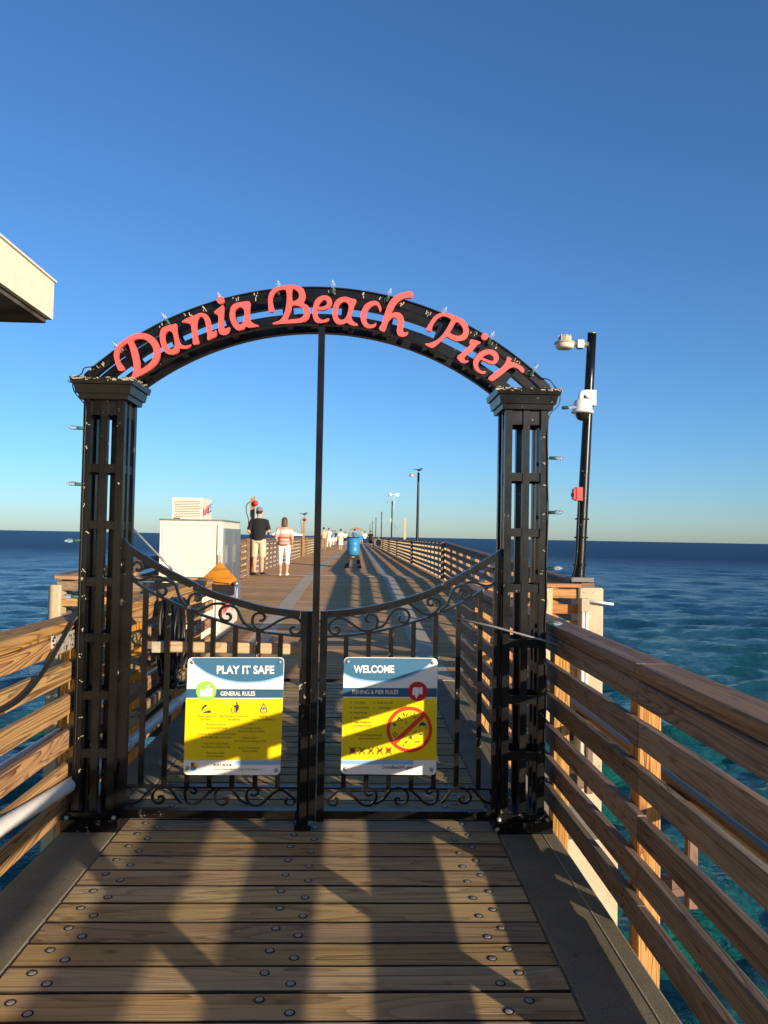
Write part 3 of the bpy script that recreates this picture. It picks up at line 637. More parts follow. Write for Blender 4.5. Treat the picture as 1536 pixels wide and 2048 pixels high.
letter([[(930,885),(910,910),(860,905),(810,870),(778,810),(778,750),(810,690),(860,645),(930,615),(1000,615),(1055,645),(1085,690),(1082,740),(1055,780),(1010,795),(960,780),(900,750),(858,742),(835,790),(840,840),(870,875)],
        [(890,710),(930,680),(980,672),(1020,700),(1025,740),(1000,755),(940,735)]], *C_)
letter([[(1195,702),(1245,728),(1230,760),(1280,775),(1350,810),(1395,850),(1395,890),(1370,895),(1330,855),(1270,830),(1210,850),(1160,890),(1100,940),(1050,975),(1005,1000),(958,965),(1030,900),(1100,850),(1150,800),(1180,750)]], *C_)

# ------------------------------------------------------------------ gate leaves
FY = GY+0.05                      # plane of the leaves
def leaf(xc, label, side):
    root = empty('gate_leaf', (xc, FY, 0), label, 'gate', 'the two leaves of the iron gate')
    RL = root.location
    def bar(name, pts, w, d, mat=M['iron']): b = MB(); b.bar(rel(RL, pts), w, d); return b.build(name, mat, root)
    def px(p, org=(0, 0), sc=1.0, Y=FY): return P(org[0]+p[0]/sc, org[1]+p[1]/sc, Y)
    if side < 0:
        top = [(245,1080),(257,1096),(293,1119),(330,1142),(380,1167),(420,1187),(477,1205),(535,1220),(600,1228)]
        low = [(250,1150),(257,1154),(289,1176),(323,1194),(357,1210),(396,1227),(429,1238),(477,1253),(520,1263),(560,1268),(603,1272)]
        pick = [281.5,328,374,419,464,510,555]; xs = (-1.175, -0.220)
    else:
        top = [(652,1228),(697,1225),(755,1216),(812,1202),(860,1186),(895,1169),(934,1148),(986,1116),(1008,1102)]
        low = [(652,1273),(697,1270),(740,1265),(783,1256),(826,1244),(860,1233),(903,1215),(942,1195),(973,1176),(1000,1161)]
        pick = [687,732,777,822,866.6,912,956]; xs = (-0.180, 0.742)
    tp = catmull([px(p) for p in top], 5); bar('top_rail', tp, 0.034, 0.036)
    lo = catmull([px(p) for p in low], 5); bar('scroll_rail', lo, 0.011, 0.03)
    zb = px((400, 1573)).z; bar('lower_rail', [(xs[0]+0.02, FY, zb), (xs[1]-0.02, FY, zb)], 0.010, 0.032)
    z0, z1 = 0.045, 0.086; bar('bottom_rail', [(xs[0], FY, (z0+z1)/2), (xs[1], FY, (z0+z1)/2)], z1-z0, 0.04, M['iron_chip'])
    def zat(curve, x):
        for a, b in zip(curve[:-1], curve[1:]):
            if a.x <= x <= b.x: return a.z+(b.z-a.z)*(x-a.x)/(b.x-a.x)
        return curve[0].z if x < curve[0].x else curve[-1].z
    for i_, p in enumerate(pick):
        x = px((p, 1560)).x; bar('picket', [(x, FY, zb), (x, FY, zat(lo, x)-0.003)], 0.0235, 0.0235, M['iron_chip'] if (i_+(side > 0)) % 2 else M['iron'])
    hx, cx = (xs[0]+0.018, xs[1]-0.029) if side < 0 else (xs[1]-0.016, xs[0]+0.02)
    bar('hinge_stile', [(hx, FY, z1), (hx, FY, zat(tp, hx)+0.004)], 0.045 if side < 0 else 0.036, 0.038)
    bar('meeting_stile', [(cx, FY, 0.03), (cx, FY, zat(tp, cx)+0.016)], 0.058 if side < 0 else 0.036, 0.038, M['iron_chip'])
    scr = SCROLL_L if side < 0 else SCROLL_R
    for org, sc, pts in scr:
        c = catmull([px(p, org, sc) for p in pts], 5); bar('scroll', c, 0.0125, 0.02)
    for org, sc, pts in SCROLL_B:
        q = [(org[0]+p[0]/sc, org[1]+p[1]/sc) for p in pts]
        if side > 0: q = [(1246-a, b) for a, b in q]
        c = catmull([px(p) for p in q], 5); bar('scroll', c, 0.0115, 0.018, M['iron'])
    if side < 0:
        for zh in (px((230, 1130)).z, px((230, 1345)).z, 0.30):
            b = MB(); b.lathe([(0, -0.035), (0.013, -0.035), (0.013, 0.035), (0, 0.035)], (xs[0]-0.006-RL.x, -0.034, zh), n=12); b.build('hinge', M['iron'], root)
        # pale timber batten bolted behind the pickets, with a pierced plate at its end
        a_, b_ = px((318, 1293), Y=FY+0.055), px((597, 1295), Y=FY+0.055)
        board('batten', a_, (b_.x, a_.y, a_.z-0.004), 0.054, 0.034, M['pale_wood'], root, roll_=V90)
        pm = MB(); pm.box((a_.x-0.03-RL.x, 0.03, a_.z-0.027), (a_.x+0.03-RL.x, 0.037, a_.z+0.027)); pm.build('end_plate', M['residue'], root)
        lb = MB(); u = px((601, 1303)); lb.box((u.x-0.012-RL.x, -0.02, u.z-0.08), (u.x+0.006-RL.x, 0.06, u.z+0.055)); lb.build('latch_box', M['black'], root)
        db = MB(); db.box((-0.262-RL.x, -0.05, 0.012), (-0.226-RL.x, -0.024, 0.55)); db.build('drop_bolt', M['iron_chip'], root)
        db = MB(); db.box((-0.285-RL.x, -0.066, 0.006), (-0.203-RL.x, -0.012, 0.03)); db.build('drop_bolt_shoe', M['iron'], root)
    return root
o4, o5, o6, o7 = ((240, 1090), 7.68), ((420, 1170), 6.98), ((640, 1170), 6.98), ((830, 1090), 7.68)
SCROLL_L = [
 (*o4, [(255,355),(280,395),(315,385),(340,345),(325,290),(280,262),(225,275),(180,325),(160,400),(185,470),(230,520),(290,540),(360,530),(430,500),(510,485),(590,490),(670,515),(740,540)]),
 (*o4, [(690,655),(715,700),(690,755),(640,770),(590,730),(570,670),(585,600),(640,555),(720,545),(800,570),(860,620),(885,710),(920,810),(980,900),(1040,945)]),
 (*o4, [(1170,855),(1220,850),(1245,800),(1210,755),(1150,745),(1090,780),(1055,840),(1050,910),(1080,970),(1150,1005),(1230,1005),(1320,960),(1420,910),(1536,898),(1620,910)]),
 (*o5, [(225,405),(265,405),(290,440),(275,485),(220,500),(165,475),(135,410),(150,340),(210,300),(290,290),(360,320),(405,390),(440,470),(490,540),(560,590),(620,610)]),
 (*o5, [(690,495),(735,495),(765,455),(750,405),(690,390),(630,410),(595,470),(600,540),(640,595),(700,625),(770,610),(860,560),(960,500),(1060,458),(1150,445),(1220,465),(1275,520),(1285,590),(1265,650),(1200,690),(1140,665),(1120,620),(1150,585),(1190,590)])]
SCROLL_R = [
 (*o6, [(200,600),(235,585),(270,610),(260,660),(210,685),(150,660),(125,600),(145,530),(200,480),(270,455),(340,470),(430,530),(530,600),(620,635),(700,630),(770,590),(805,520),(790,450),(740,415),(680,415),(645,450),(650,500),(690,510)]),
 (*o6, [(780,595),(860,580),(920,520),(970,430),(1020,360),(1080,335),(1160,335),(1220,370),(1245,430),(1225,500),(1160,520),(1110,500),(1100,460),(1130,435)]),
 (*o7, [(-150,860),(-90,900),(0,960),(80,1020),(160,1060),(250,1060),(330,1010),(375,930),(365,860),(310,820),(240,815),(195,850),(205,910),(250,930),(285,900)]),
 (*o7, [(380,1010),(450,960),(510,880),(550,770),(590,690),(650,640),(740,620),(810,640),(855,700),(850,780),(800,820),(740,820),(710,780),(735,740)]),
 (*o7, [(770,590),(850,570),(930,580),(1010,610),(1100,630),(1180,610),(1240,540),(1260,460),(1230,390),(1160,360),(1090,390),(1075,440),(1110,480)])]
ob1, ob2 = ((220, 1530), 7.31), ((420, 1530), 6.98)
SCROLL_B = [
 (*ob1, [(300,430),(330,400),(325,350),(290,325),(220,325),(170,370),(160,450),(180,520),(240,555),(330,555),(430,520),(510,440),(580,360),(650,325)]),
 (*ob1, [(700,470),(760,460),(790,500),(740,550),(670,540),(620,480),(640,400),(700,340),(780,325),(860,335),(920,390),(980,480),(1050,550)]),
 (*ob1, [(1180,380),(1240,410),(1265,370),(1220,325),(1150,325),(1100,380),(1100,460),(1130,530),(1200,570),(1290,550),(1370,480),(1440,410),(1536,330)]),
 (*ob2, [(180,460),(240,460),(240,520),(170,550),(90,510),(70,420),(110,340),(200,312),(290,330),(350,390),(410,470),(470,510),(540,540)]),
 (*ob2, [(570,400),(620,420),(670,390),(670,340),(610,312),(540,340),(510,410),(520,480),(570,540),(640,560),(730,530),(820,450),(900,380),(980,340),(1060,370),(1130,430),(1190,490),(1150,550),(1080,545),(1050,490),(1090,460)])]
leaf(-0.72, 'left leaf of the black iron gate with a pale timber batten behind its pickets', -1)
leaf(0.28, 'right leaf of the black iron gate with scrolls along its rising top rail', 1)
ro = empty('stay_rod', (0.6, GY-0.02, 0.9), 'thin grey metal rod slanting from the right gate leaf past the pillar', 'rod')
b = MB(); pts = [P(912, 1236, GY+0.03), P(990, 1254, GY-0.03), P(1080, 1279, GY-0.05), P(1172, 1306, GY-0.06)]
b.tube(rel(ro.location, pts), 0.006, 8); b.build('rod', M['grey_metal'], ro)

# ------------------------------------------------------------------ signs
SY = FY-0.042
def text_mesh(s, x0, x1, base, cap, Y, bold=0.0, tilt=True):
    """lettering fitted between two photo pixels on the sign plane; one flat mesh"""
    cu_ = bpy.data.curves.new('t', 'FONT'); cu_.body = s; cu_.size = 1; cu_.offset = bold; cu_.fill_mode = 'FRONT'; cu_.resolution_u = 3
    o = bpy.data.objects.new('t', cu_); COL.objects.link(o); me = evaluated(o); bpy.data.objects.remove(o); bpy.data.curves.remove(cu_)
    n = len(me.vertices); co = np.zeros(n*3); me.vertices.foreach_get('co', co); co = co.reshape(-1, 3)
    mn, mx = co[:, 0].min(), co[:, 0].max(); H = 0.73
    for v, c in zip(me.vertices, co):
        q = P(x0+(c[0]-mn)/(mx-mn)*(x1-x0), base-c[1]/H*cap, Y); v.co = q
    return me
class Sign:
    def __init__(s, name, label, org, sc):
        s.org, s.sc = org, sc; s.root = empty(name, (0, SY, 0.6), label, 'sign', 'rule signs on the gate'); s.n = 0
    def pt(s, x, y): return s.org[0]+x/s.sc, s.org[1]+y/s.sc
    def lay(s, name, loops, mat, level, smooth=False):
        out = []
        for lp in loops:
            pts = [P(*s.pt(x, y), SY) for x, y in lp]; out.append([(p.x, p.z) for p in pts])
        th = 0.0005; me = outline_mesh(out, th)
        me.transform(Matrix.Translation((0, -0.004-0.0006*level, -0.6)))
        return link(name, me, mat, s.root)
    def plate(s, pts, r):
        q = [Vector((*p, 0)) for p in pts]; lp = []
        for i in range(4):
            a, b, c = q[i-1], q[i], q[(i+1) % 4]; u = (a-b).normalized(); w = (c-b).normalized()
            for t in np.linspace(0, 1, 6):
                p = (b+u*r)*(1-t)**2 + b*2*t*(1-t) + (b+w*r)*t*t; lp.append((p.x, p.y))
        s.outline = lp
        me = outline_mesh([[(P(*s.pt(x, y), SY).x, P(*s.pt(x, y), SY).z) for x, y in lp]], 0.0066)
        me.transform(Matrix.Translation((0, 0, -0.6))); return link('panel', me, M['s_white'], s.root)
    def text(s, t, x0, x1, base, cap, mat, level=6, bold=0.012):
        (a, b_), (c, _) = s.pt(x0, base), s.pt(x1, base)
        me = text_mesh(t, a, c, b_, cap/s.sc, SY-0.004-0.0006*level, bold); me.transform(Matrix.Translation((0, -SY, -0.6)))
        return link('lettering', me, mat, s.root)
    def disc(s, name, cx, cy, r, mat, level, hole=0):
        lp = [[(cx+r*math.cos(a), cy+r*math.sin(a)) for a in np.linspace(0, 6.2832, 41)[:-1]]]
        if hole: lp.append([(cx+hole*math.cos(a), cy+hole*math.sin(a)) for a in np.linspace(0, 6.2832, 41)[:-1]])
        return s.lay(name, lp, mat, level)
    def screw(s, x, y):
        p = P(*s.pt(x, y), SY-0.0045); b = MB(); b.cur = 0; b.lathe([(0, 0), (0.0095, 0), (0.0095, 0.002), (0.0055, 0.0028)], (p.x, p.y-SY, p.z-0.6), (0, -1, 0), 14)
        b.cur = 1; b.lathe([(0.0055, 0.0028), (0.005, 0.005), (0, 0.006)], (p.x, p.y-SY, p.z-0.6), (0, -1, 0), 10)
        b.build('screw', [M['grey_metal'], M['steel']], s.root)
def bez(p, n=18): return [((1-t)**2*p[0][0]+2*t*(1-t)*p[1][0]+t*t*p[2][0], (1-t)**2*p[0][1]+2*t*(1-t)*p[1][1]+t*t*p[2][1]) for t in np.linspace(0, 1, n)]
S = Sign('rules_sign', 'yellow and blue PLAY IT SAFE sign with green thumbs-up on the left gate leaf', (340, 1290), 5.908)
S.plate([(215, 145), (1352, 145), (1302, 1535), (158, 1530)], 62)
arc = bez([(252, 190), (640, 520), (1338, 352)]) ; arc = [(290,215)] + [(430,315),(560,372),(700,412),(850,430),(1000,428),(1150,410),(1338,352)]
arcs = [(p.x, p.y) for p in catmull([(x, y, 0) for x, y in arc], 5)]
S.lay('header_edge', [[(x, y+22) for x, y in arcs] + [(1344, 330), (1340, 300), (300, 205)]], M['s_light'], 1)
S.lay('header', [[(262,158),(285,150),(1290,150),(1325,160),(1342,185),(1345,200),(1338, 352)] + arcs[::-1]], M['s_blue'], 2)
S.lay('yellow_field', [[(190, 630), (1335, 632), (1310, 1362), (166, 1357)]], M['s_yellow'], 1)
S.lay('title_band', [[(196, 517), (1338, 522), (1335, 622), (190, 622)]], M['s_navy'], 1)
S.lay('footer_stripe', [[(780, 1362), (1308, 1364), (1304, 1413), (778, 1411)]], M['s_light'], 2)
S.disc('green_disc', 430, 542, 120, M['s_green'], 3)
S.lay('thumb_icon', [[(358,525),(398,525),(398,605),(358,605)]], M['s_white'], 4)
S.lay('thumb_icon', [[(404,530),(430,512),(450,470),(462,458),(474,470),(468,508),(505,513),(510,530),(500,600),(480,606),(404,604)]], M['s_white'], 4)
S.text('PLAY IT SAFE', 553, 1232, 338, 96, M['s_white'], 5, 0.03); S.text('GENERAL RULES', 597, 1006, 598, 52, M['s_white'], 5, 0.02)
S.lay('shoe_icon', [[(372,768),(385,735),(412,705),(440,700),(440,720),(412,735),(392,758),(385,775)]], M['s_dark'], 3)
S.lay('shoe_icon', [[(398,800),(400,785),(430,782),(455,768),(485,770),(486,800)]], M['s_dark'], 3)
S.disc('litter_icon', 792, 684, 11, M['s_dark'], 3)
S.lay('litter_icon', [[(782,700),(808,698),(818,715),(812,770),(800,770),(800,800),(788,800),(786,770),(776,800),(772,800),(778,740),(752,725),(744,712),(770,712)]], M['s_dark'], 3)
S.lay('litter_icon', [[(724,735),(730,735),(738,797),(756,797),(764,740),(770,740),(762,804),(732,804)]], M['s_dark'], 3)
drop = [(p.x, p.y) for p in catmull([(1108,684,0),(1130,725,0),(1152,765,0),(1140,795,0),(1108,806,0),(1076,795,0),(1064,765,0),(1086,725,0)], 4, True)]
S.lay('drop_icon', [drop, [((x-1108)*0.78+1108, (y-750)*0.8+754) for x, y in drop]], M['s_dark'], 3)
S.lay('drop_icon', [[(1100,730),(1116,730),(1116,742),(1132,742),(1132,758),(1116,758),(1116,772),(1100,772),(1100,758),(1084,758),(1084,742),(1100,742)]], M['logo_blue'], 3)
for t, x0, x1, base in (('Wear Shoes at', 325, 515, 853), ('All Times', 358, 478, 891), ('Place Waste in Trash Cans', 583, 930, 853), ('No Littering', 685, 828, 891), ('Hydrate', 1050, 1156, 853), ('No Glass Containers', 975, 1235, 891),
                        ('Breathe Fresh Air', 438, 670, 950), ('No Smoking/Vaping', 430, 675, 990), ('Walk', 925, 985, 950), ('No Running, Cycling,', 828, 1080, 990), ('Skateboarding or Skating', 810, 1118, 1030),
                        ('Listen to the Sounds of the Ocean', 322, 778, 1062), ('No Amplified Music or Sounds', 372, 725, 1102), ('Bring a Chair', 860, 1028, 1106), ('No Climbing or Sitting on Rails', 760, 1138, 1146),
                        ('Take Your Catch Home', 398, 690, 1174), ('No Releasing Chum or Fish', 372, 712, 1214), ('Bring a Companion', 812, 1066, 1226), ('Sorry, No Pets', 855, 1035, 1264), ('Enjoy the Scene', 430, 645, 1286), ('Do Not Be Seen', 435, 636, 1325)):
    S.text(t, x0, x1, base, 24, M['s_ink'], 3, 0.005)
S.text('RULE BOOK', 517, 738, 1434, 34, M['s_dark'], 3, 0.01); S.text('City of Dania Beach Code of Ordinances', 512, 1080, 1478, 24, M['s_ink'], 3, 0.0)
S.lay('emblem', [[(250,1385),(285,1382),(285,1420),(250,1445)]], M['s_dkred'], 3); S.lay('emblem', [[(288,1382),(310,1388),(330,1410),(336,1440),(320,1440),(288,1420)]], M['s_yellow'], 3)
S.lay('emblem', [[(250,1482),(250,1448),(287,1424),(318,1444),(312,1470),(290,1482)]], M['logo_blue'], 3)
for x, y in ((262, 205), (1296, 206), (205, 1452), (1254, 1477)): S.screw(x, y)
S = Sign('rules_sign', 'yellow and blue WELCOME sign with red thumbs-down and ban ring on the right leaf', (660, 1290), 6.4)
S.plate([(180, 152), (1377, 166), (1357, 1662), (138, 1648)], 68)
arc = [(172, 350), (300, 410), (450, 442), (600, 455), (760, 448), (920, 415), (1080, 355), (1200, 290), (1280, 228)]
arcs = [(p.x, p.y) for p in catmull([(x, y, 0) for x, y in arc], 5)]
S.lay('header_edge', [[(x, y+24) for x, y in arcs] + [(1290, 215), (1270, 200), (180, 330)]], M['s_light'], 1)
S.lay('header', [arcs + [(1312,180),(1290,172),(240,160),(205,172),(186,205)]], M['s_blue'], 2)
S.lay('yellow_field', [[(158, 672), (1367, 682), (1360, 1472), (150, 1468)]], M['s_yellow'], 1)
S.lay('title_band', [[(165, 545), (1368, 552), (1366, 664), (160, 658)]], M['s_navy'], 1)
S.lay('footer_stripe', [[(150, 1472), (1066, 1474), (1064, 1524), (148, 1522)]], M['s_light'], 2)
S.disc('red_disc', 1122, 592, 125, M['s_dkred'], 3)
S.lay('thumb_icon', [[(1142,538),(1182,538),(1182,628),(1142,624)]], M['s_white'], 4)
S.lay('thumb_icon', [[(1137,540),(1080,538),(1062,545),(1050,620),(1058,636),(1088,636),(1092,660),(1102,678),(1114,672),(1118,650),(1137,630)]], M['s_white'], 4)
S.text('WELCOME', 303, 822, 354, 96, M['s_white'], 5, 0.03); S.text('FISHING & PIER RULES', 285, 874, 626, 54, M['s_white'], 5, 0.015)
for t, x0, x1, base in (('Cast Nets', 310, 448, 748), ('Rods over 6ft', 605, 802, 750), ('Snatch Hooks', 310, 505, 814), ('Treble Rigs', 608, 770, 816), ('Kite Fishing', 310, 474, 878), ('Shark Fishing', 310, 497, 942), ('High, Dangerous', 310, 530, 1000), ('or Heavy Casts', 305, 528, 1044),
                        ('There is fishing here and', 322, 665, 1164), ('you is also our land', 370, 636, 1206)):
    S.text(t, x0, x1, base, 27, M['s_ink'], 3, 0.008)
for y_ in (735, 798, 862, 925, 985): S.disc('bullet', 268, y_, 9, M['s_ink'], 3, 4)
for y_ in (737, 803): S.disc('bullet', 565, y_, 9, M['s_ink'], 3, 4)
S.disc('ban_ring', 1015, 1077, 292, M['s_red'], 4, 248)
S.lay('ban_bar', [[(800,1230),(842,1268),(1226,905),(1186,868)]], M['s_red'], 5)
S.lay('tent_icon', [[(1138,1025),(1150,1000),(1186,980),(1222,1000),(1238,1022),(1236,1075),(1228,1075),(1228,1028),(1148,1028),(1148,1070),(1140,1070)]], M['s_dark'], 3)
S.disc('ball_icon', 824, 1016, 21, M['s_navy'], 3)
for pts in ([(855,960),(880,912),(895,920),(932,962),(915,966),(890,940),(868,966)], [(930,895),(940,862),(948,862),(958,915),(948,915),(940,890)], [(972,905),(990,865),(996,872),(980,912)], [(1070,890),(1080,855),(1090,890)], [(1030,895),(1055,893),(1055,902),(1030,904)], [(1070,920),(1098,916),(1092,934),(1076,934)],
            [(960,1000),(975,972),(992,1004)], [(795,1135),(806,1128),(845,1176),(834,1182)], [(815,1110),(824,1104),(866,1148),(856,1156)], [(902,1055),(935,1050),(935,1058),(902,1064)], [(1062,1115),(1110,1088),(1104,1105),(1072,1122)], [(1000,1190),(1030,1160),(1058,1150),(1040,1180),(1056,1206),(1040,1208),(1026,1188),(1008,1198)], [(950,1250),(985,1222),(992,1240),(965,1258)], [(935,1290),(940,1268),(950,1275),(944,1296)], [(1085,1232),(1150,1228),(1150,1240),(1085,1244)], [(1130,1150),(1150,1120),(1160,1135),(1190,1118),(1198,1150),(1185,1138),(1160,1152),(1145,1140)]):
    S.lay('activity_icon', [pts], M['s_dark'], 3)
for i_, cx in enumerate((288, 408, 523, 637, 748)):
    if i_ in (0, 4): S.disc('fish_icon', cx, 1346, 32, M['s_dkred'], 3)
    elif i_ == 3: S.lay('fish_icon', [[(600,1370),(615,1340),(650,1325),(676,1330),(660,1352),(625,1372)]], M['s_dkred'], 3)
    else: S.lay('fish_icon', [[(cx-26,1362),(cx-8,1330),(cx+24,1340),(cx+10,1365)]], M['s_dkred'], 3)
    S.lay('cross_icon', [[(cx-42,1308),(cx-34,1300),(cx+44,1390),(cx+36,1398)]], M['s_ink'], 4); S.lay('cross_icon', [[(cx+36,1300),(cx+44,1308),(cx-34,1398),(cx-42,1390)]], M['s_ink'], 5)
S.text('DaniaBeachFL.gov', 670, 1060, 1583, 40, M['s_dark'], 3, 0.012)
for x, y in ((228, 216), (1312, 228), (192, 1585), (1298, 1592)): S.screw(x, y)

# ------------------------------------------------------------------ string lights
sg = empty('string_lights', (AX, GY-0.05, 2.0), 'string of unlit clear bulbs in green sockets along arch and pillars', 'string lights')
SL = sg.location
def bulb(p, d, k=0.82):
    p, d = Vector(p)-SL, Vector(d).normalized()
    b = MB(); b.lathe([(x_*k, h_*k) for x_, h_ in [(0.004, -0.012), (0.0105, -0.008), (0.0105, 0.022), (0.012, 0.03), (0.0, 0.03)]], p, d, 10); so_ = b.build('socket', M['green_socket'], sg)
    b = MB(); b.lathe([(x_*k, h_*k) for x_, h_ in [(0.0095, 0.029), (0.014, 0.042), (0.0145, 0.052), (0.011, 0.066), (0.005, 0.078), (0.0005, 0.083)]], p, d, 12); b.build('bulb', M['bulb'], so_)
for bx, by in ((232, 690), (333, 638), (440, 596), (556, 580), (667, 578), (776, 591), (886, 624), (984, 675), (1068, 742)):
    q = P(bx, by, GY-0.012); u = Vector((q.x-AC.x, 0, q.z-AC.z)).normalized(); bulb(AC+u*(RO-0.032)+Vector((0, -0.012, 0)), u+Vector((random.uniform(-0.2, 0.2), -0.1, random.uniform(-0.05, 0.2))))
for by in (762, 857, 969, 1081, 1194): q = P(172, by, GY-0.01); bulb((-1.385 if by > 800 else -1.40, GY-0.012, q.z), (-1, -0.1, random.uniform(-0.08, 0.08)))
for by in (815, 916, 1025, 1137, 1247): q = P(1095, by, GY-0.01); bulb((0.982 if by > 830 else 1.045, GY-0.012, q.z), (1, -0.1, random.uniform(-0.08, 0.08)))
c = MB(); aa = rad(42)
pts = [(-1.372, GY-0.006, z+random.uniform(-.01, .01)) for z in np.arange(0.3, 2.12, 0.12)] + [(-1.392, GY+0.01, 2.12), (-1.444, GY+0.02, 2.18), (-1.446, GY+0.02, 2.24), (-1.40, GY+0.0, 2.262), (-1.385, GY-0.008, 2.29)]
pts += [tuple(AC+Vector((math.sin(t)*(RO-0.006), -0.006, math.cos(t)*(RO-0.006)))) for t in np.linspace(-aa, aa, 60)]
pts += [(0.972, GY-0.008, 2.29), (1.0, GY+0.0, 2.258), (1.031, GY+0.02, 2.24), (1.03, GY+0.02, 2.17), (0.977, GY+0.01, 2.11)] + [(0.962+random.uniform(0, 0.012), GY-0.006, z) for z in np.arange(2.0, 0.3, -0.12)]
c.tube([Vector(p)-SL for p in catmull(pts, 3)], 0.003, 6); c.build('cord', M['rubber'], sg)
# ================================================================== THINGS ALONG THE PIER
# eave of the building on the left
cor = P(107, 565, 4.6); corb = P(106, 640, 4.6)
bd = empty('pier_building', (-5.5, 0, SEA), 'cream stucco roof edge of a building jutting in at the upper left', 'building')
BL = bd.location; xf = corb.x
e = MB(); e.box((-9-BL.x, -9, corb.z-BL.z), (xf-BL.x, 4.6, cor.z-BL.z)); e.build('roof_slab', M['stucco'], bd)
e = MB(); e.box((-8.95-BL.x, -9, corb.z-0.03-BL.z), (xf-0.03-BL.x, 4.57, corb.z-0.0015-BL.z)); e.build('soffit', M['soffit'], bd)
e = MB(); e.box((-8.8-BL.x, -9, cor.z+0.001-BL.z), (xf+0.012-BL.x, 4.612, cor.z+0.012-BL.z)); e.build('drip_edge', M['white'], bd)
e = MB(); e.box((-8.8-BL.x, -8.8, 0), (-3.6-BL.x, 3.0, corb.z-0.031-BL.z)); e.build('wall', M['stucco'], bd)
# ice freezer
fx0, fx1, fy0, fy1 = -2.60, -1.78, 10.0, 11.4
fz = deckz(10.9); fr = empty('ice_freezer', ((fx0+fx1)/2, (fy0+fy1)/2, fz), 'white outdoor ice freezer with a cooling unit on top, left of the walkway', 'freezer')
w, d, H = (fx1-fx0)/2, (fy1-fy0)/2, P(400, 1042, fy0).z-fz
b = MB(); b.box((-w, -d, 0.10), (w, d, H)); b.box((-w+0.03, -d+0.03, 0), (w-0.04, d-0.03, 0.0995)); body = b.build('cabinet', M['cream'], fr)
b = MB(); b.box((-w-0.012, -d-0.012, H+0.0005), (w+0.012, d+0.012, H+0.022)); b.build('lid_trim', M['grey_metal'], fr)
b = MB(); b.box((-w+0.04, -d-0.004, 0.16), (w-0.12, -d-0.0005, H-0.06)); b.build('side_panel', M['cream'], fr)
for xa, za, xb, zb_ in ((-w+0.034, 0.154, w-0.114, 0.1595), (-w+0.034, H-0.0595, w-0.114, H-0.054), (-w+0.034, 0.16, -w+0.0395, H-0.06), (w-0.1195, 0.16, w-0.114, H-0.06)):
    b = MB(); b.box((xa, -d-0.003, za), (xb, -d-0.0005, zb_)); b.build('seam', M['seam'], fr)
for j in range(2):
    ya = -d+0.05+j*(d-0.02); b = MB(); b.box((w+0.0005, ya, 0.62), (w+0.03, ya+d-0.08, H-0.09)); dr = b.build('door', M['door_glass'], fr)
    b = MB(); b.box((w+0.031, ya+0.03, 1.0), (w+0.06, ya+0.06, 1.25)); b.build('handle', M['grey_metal'], dr)
b = MB(); b.box((w-0.05, -d-0.022, 0.93), (w-0.012, -d-0.001, 1.12)); b.build('hinge', M['residue'], fr)
b = MB(); b.box((w-0.075, -d-0.006, 0.12), (w-0.0605, -d-0.0005, H-0.05)); b.build('corner_trim', M['grey_metal'], fr)
def plane_text(s, org, ux, uz, size, mat, parent, name='lettering', bold=0.02, normal=None):
    cu_ = bpy.data.curves.new('t', 'FONT'); cu_.body = s; cu_.size = size; cu_.offset = bold*size; cu_.fill_mode = 'FRONT'; cu_.resolution_u = 3; cu_.align_x = 'CENTER'
    o = bpy.data.objects.new('t', cu_); COL.objects.link(o); me = evaluated(o); bpy.data.objects.remove(o); bpy.data.curves.remove(cu_)
    ux, uz, org = Vector(ux), Vector(uz), Vector(org)
    for v in me.vertices: v.co = org + ux*v.co.x + uz*v.co.y
    return link(name, me, mat, parent)
plane_text('Reddy', (w+0.004, -d+0.55, 0.36), (0, 1, 0.12), (0, 0, 1), 0.40, M['logo_red'], fr, bold=0.03)
plane_text('ICE', (w+0.004, -d+1.35, 0.36), (0, 1, 0.12), (0, 0, 1), 0.40, M['logo_blue'], fr)
ux0, ux1 = P(344, 1030, fy0+0.25).x-fr.location.x, P(405, 1030, fy0+0.25).x-fr.location.x
ut = P(400, 996, fy0+0.25).z-fz; uy = -d+0.25
b = MB(); b.box((ux0, uy, H+0.0225), (ux1, uy+0.62, ut)); un = b.build('cooling_unit', M['cream'], fr)
uh = ut-H-0.0225
for i_ in range(10):
    zz = H+0.055+(uh-0.085)*i_/9
    b = MB(); b.box((ux0+0.015+random.uniform(0, 0.03), uy-0.003, zz), (ux1-0.02-random.uniform(0, 0.03), uy-0.0005, zz+0.008)); b.build('louvre', M['louvre'], un)
b = MB(); b.box((ux0+0.02, uy-0.003, H+0.03), (ux0+0.11, uy-0.0005, H+0.045)); b.build('maker_plate', M['hole'], un)
plane_text('Reddy', (ux1+0.003, uy+0.22, H+0.10), (0, 1, 0.2), (0, 0, 1), 0.17, M['logo_red'], un); plane_text('ICE', (ux1+0.003, uy+0.48, H+0.13), (0, 1, 0.2), (0, 0, 1), 0.17, M['logo_blue'], un)
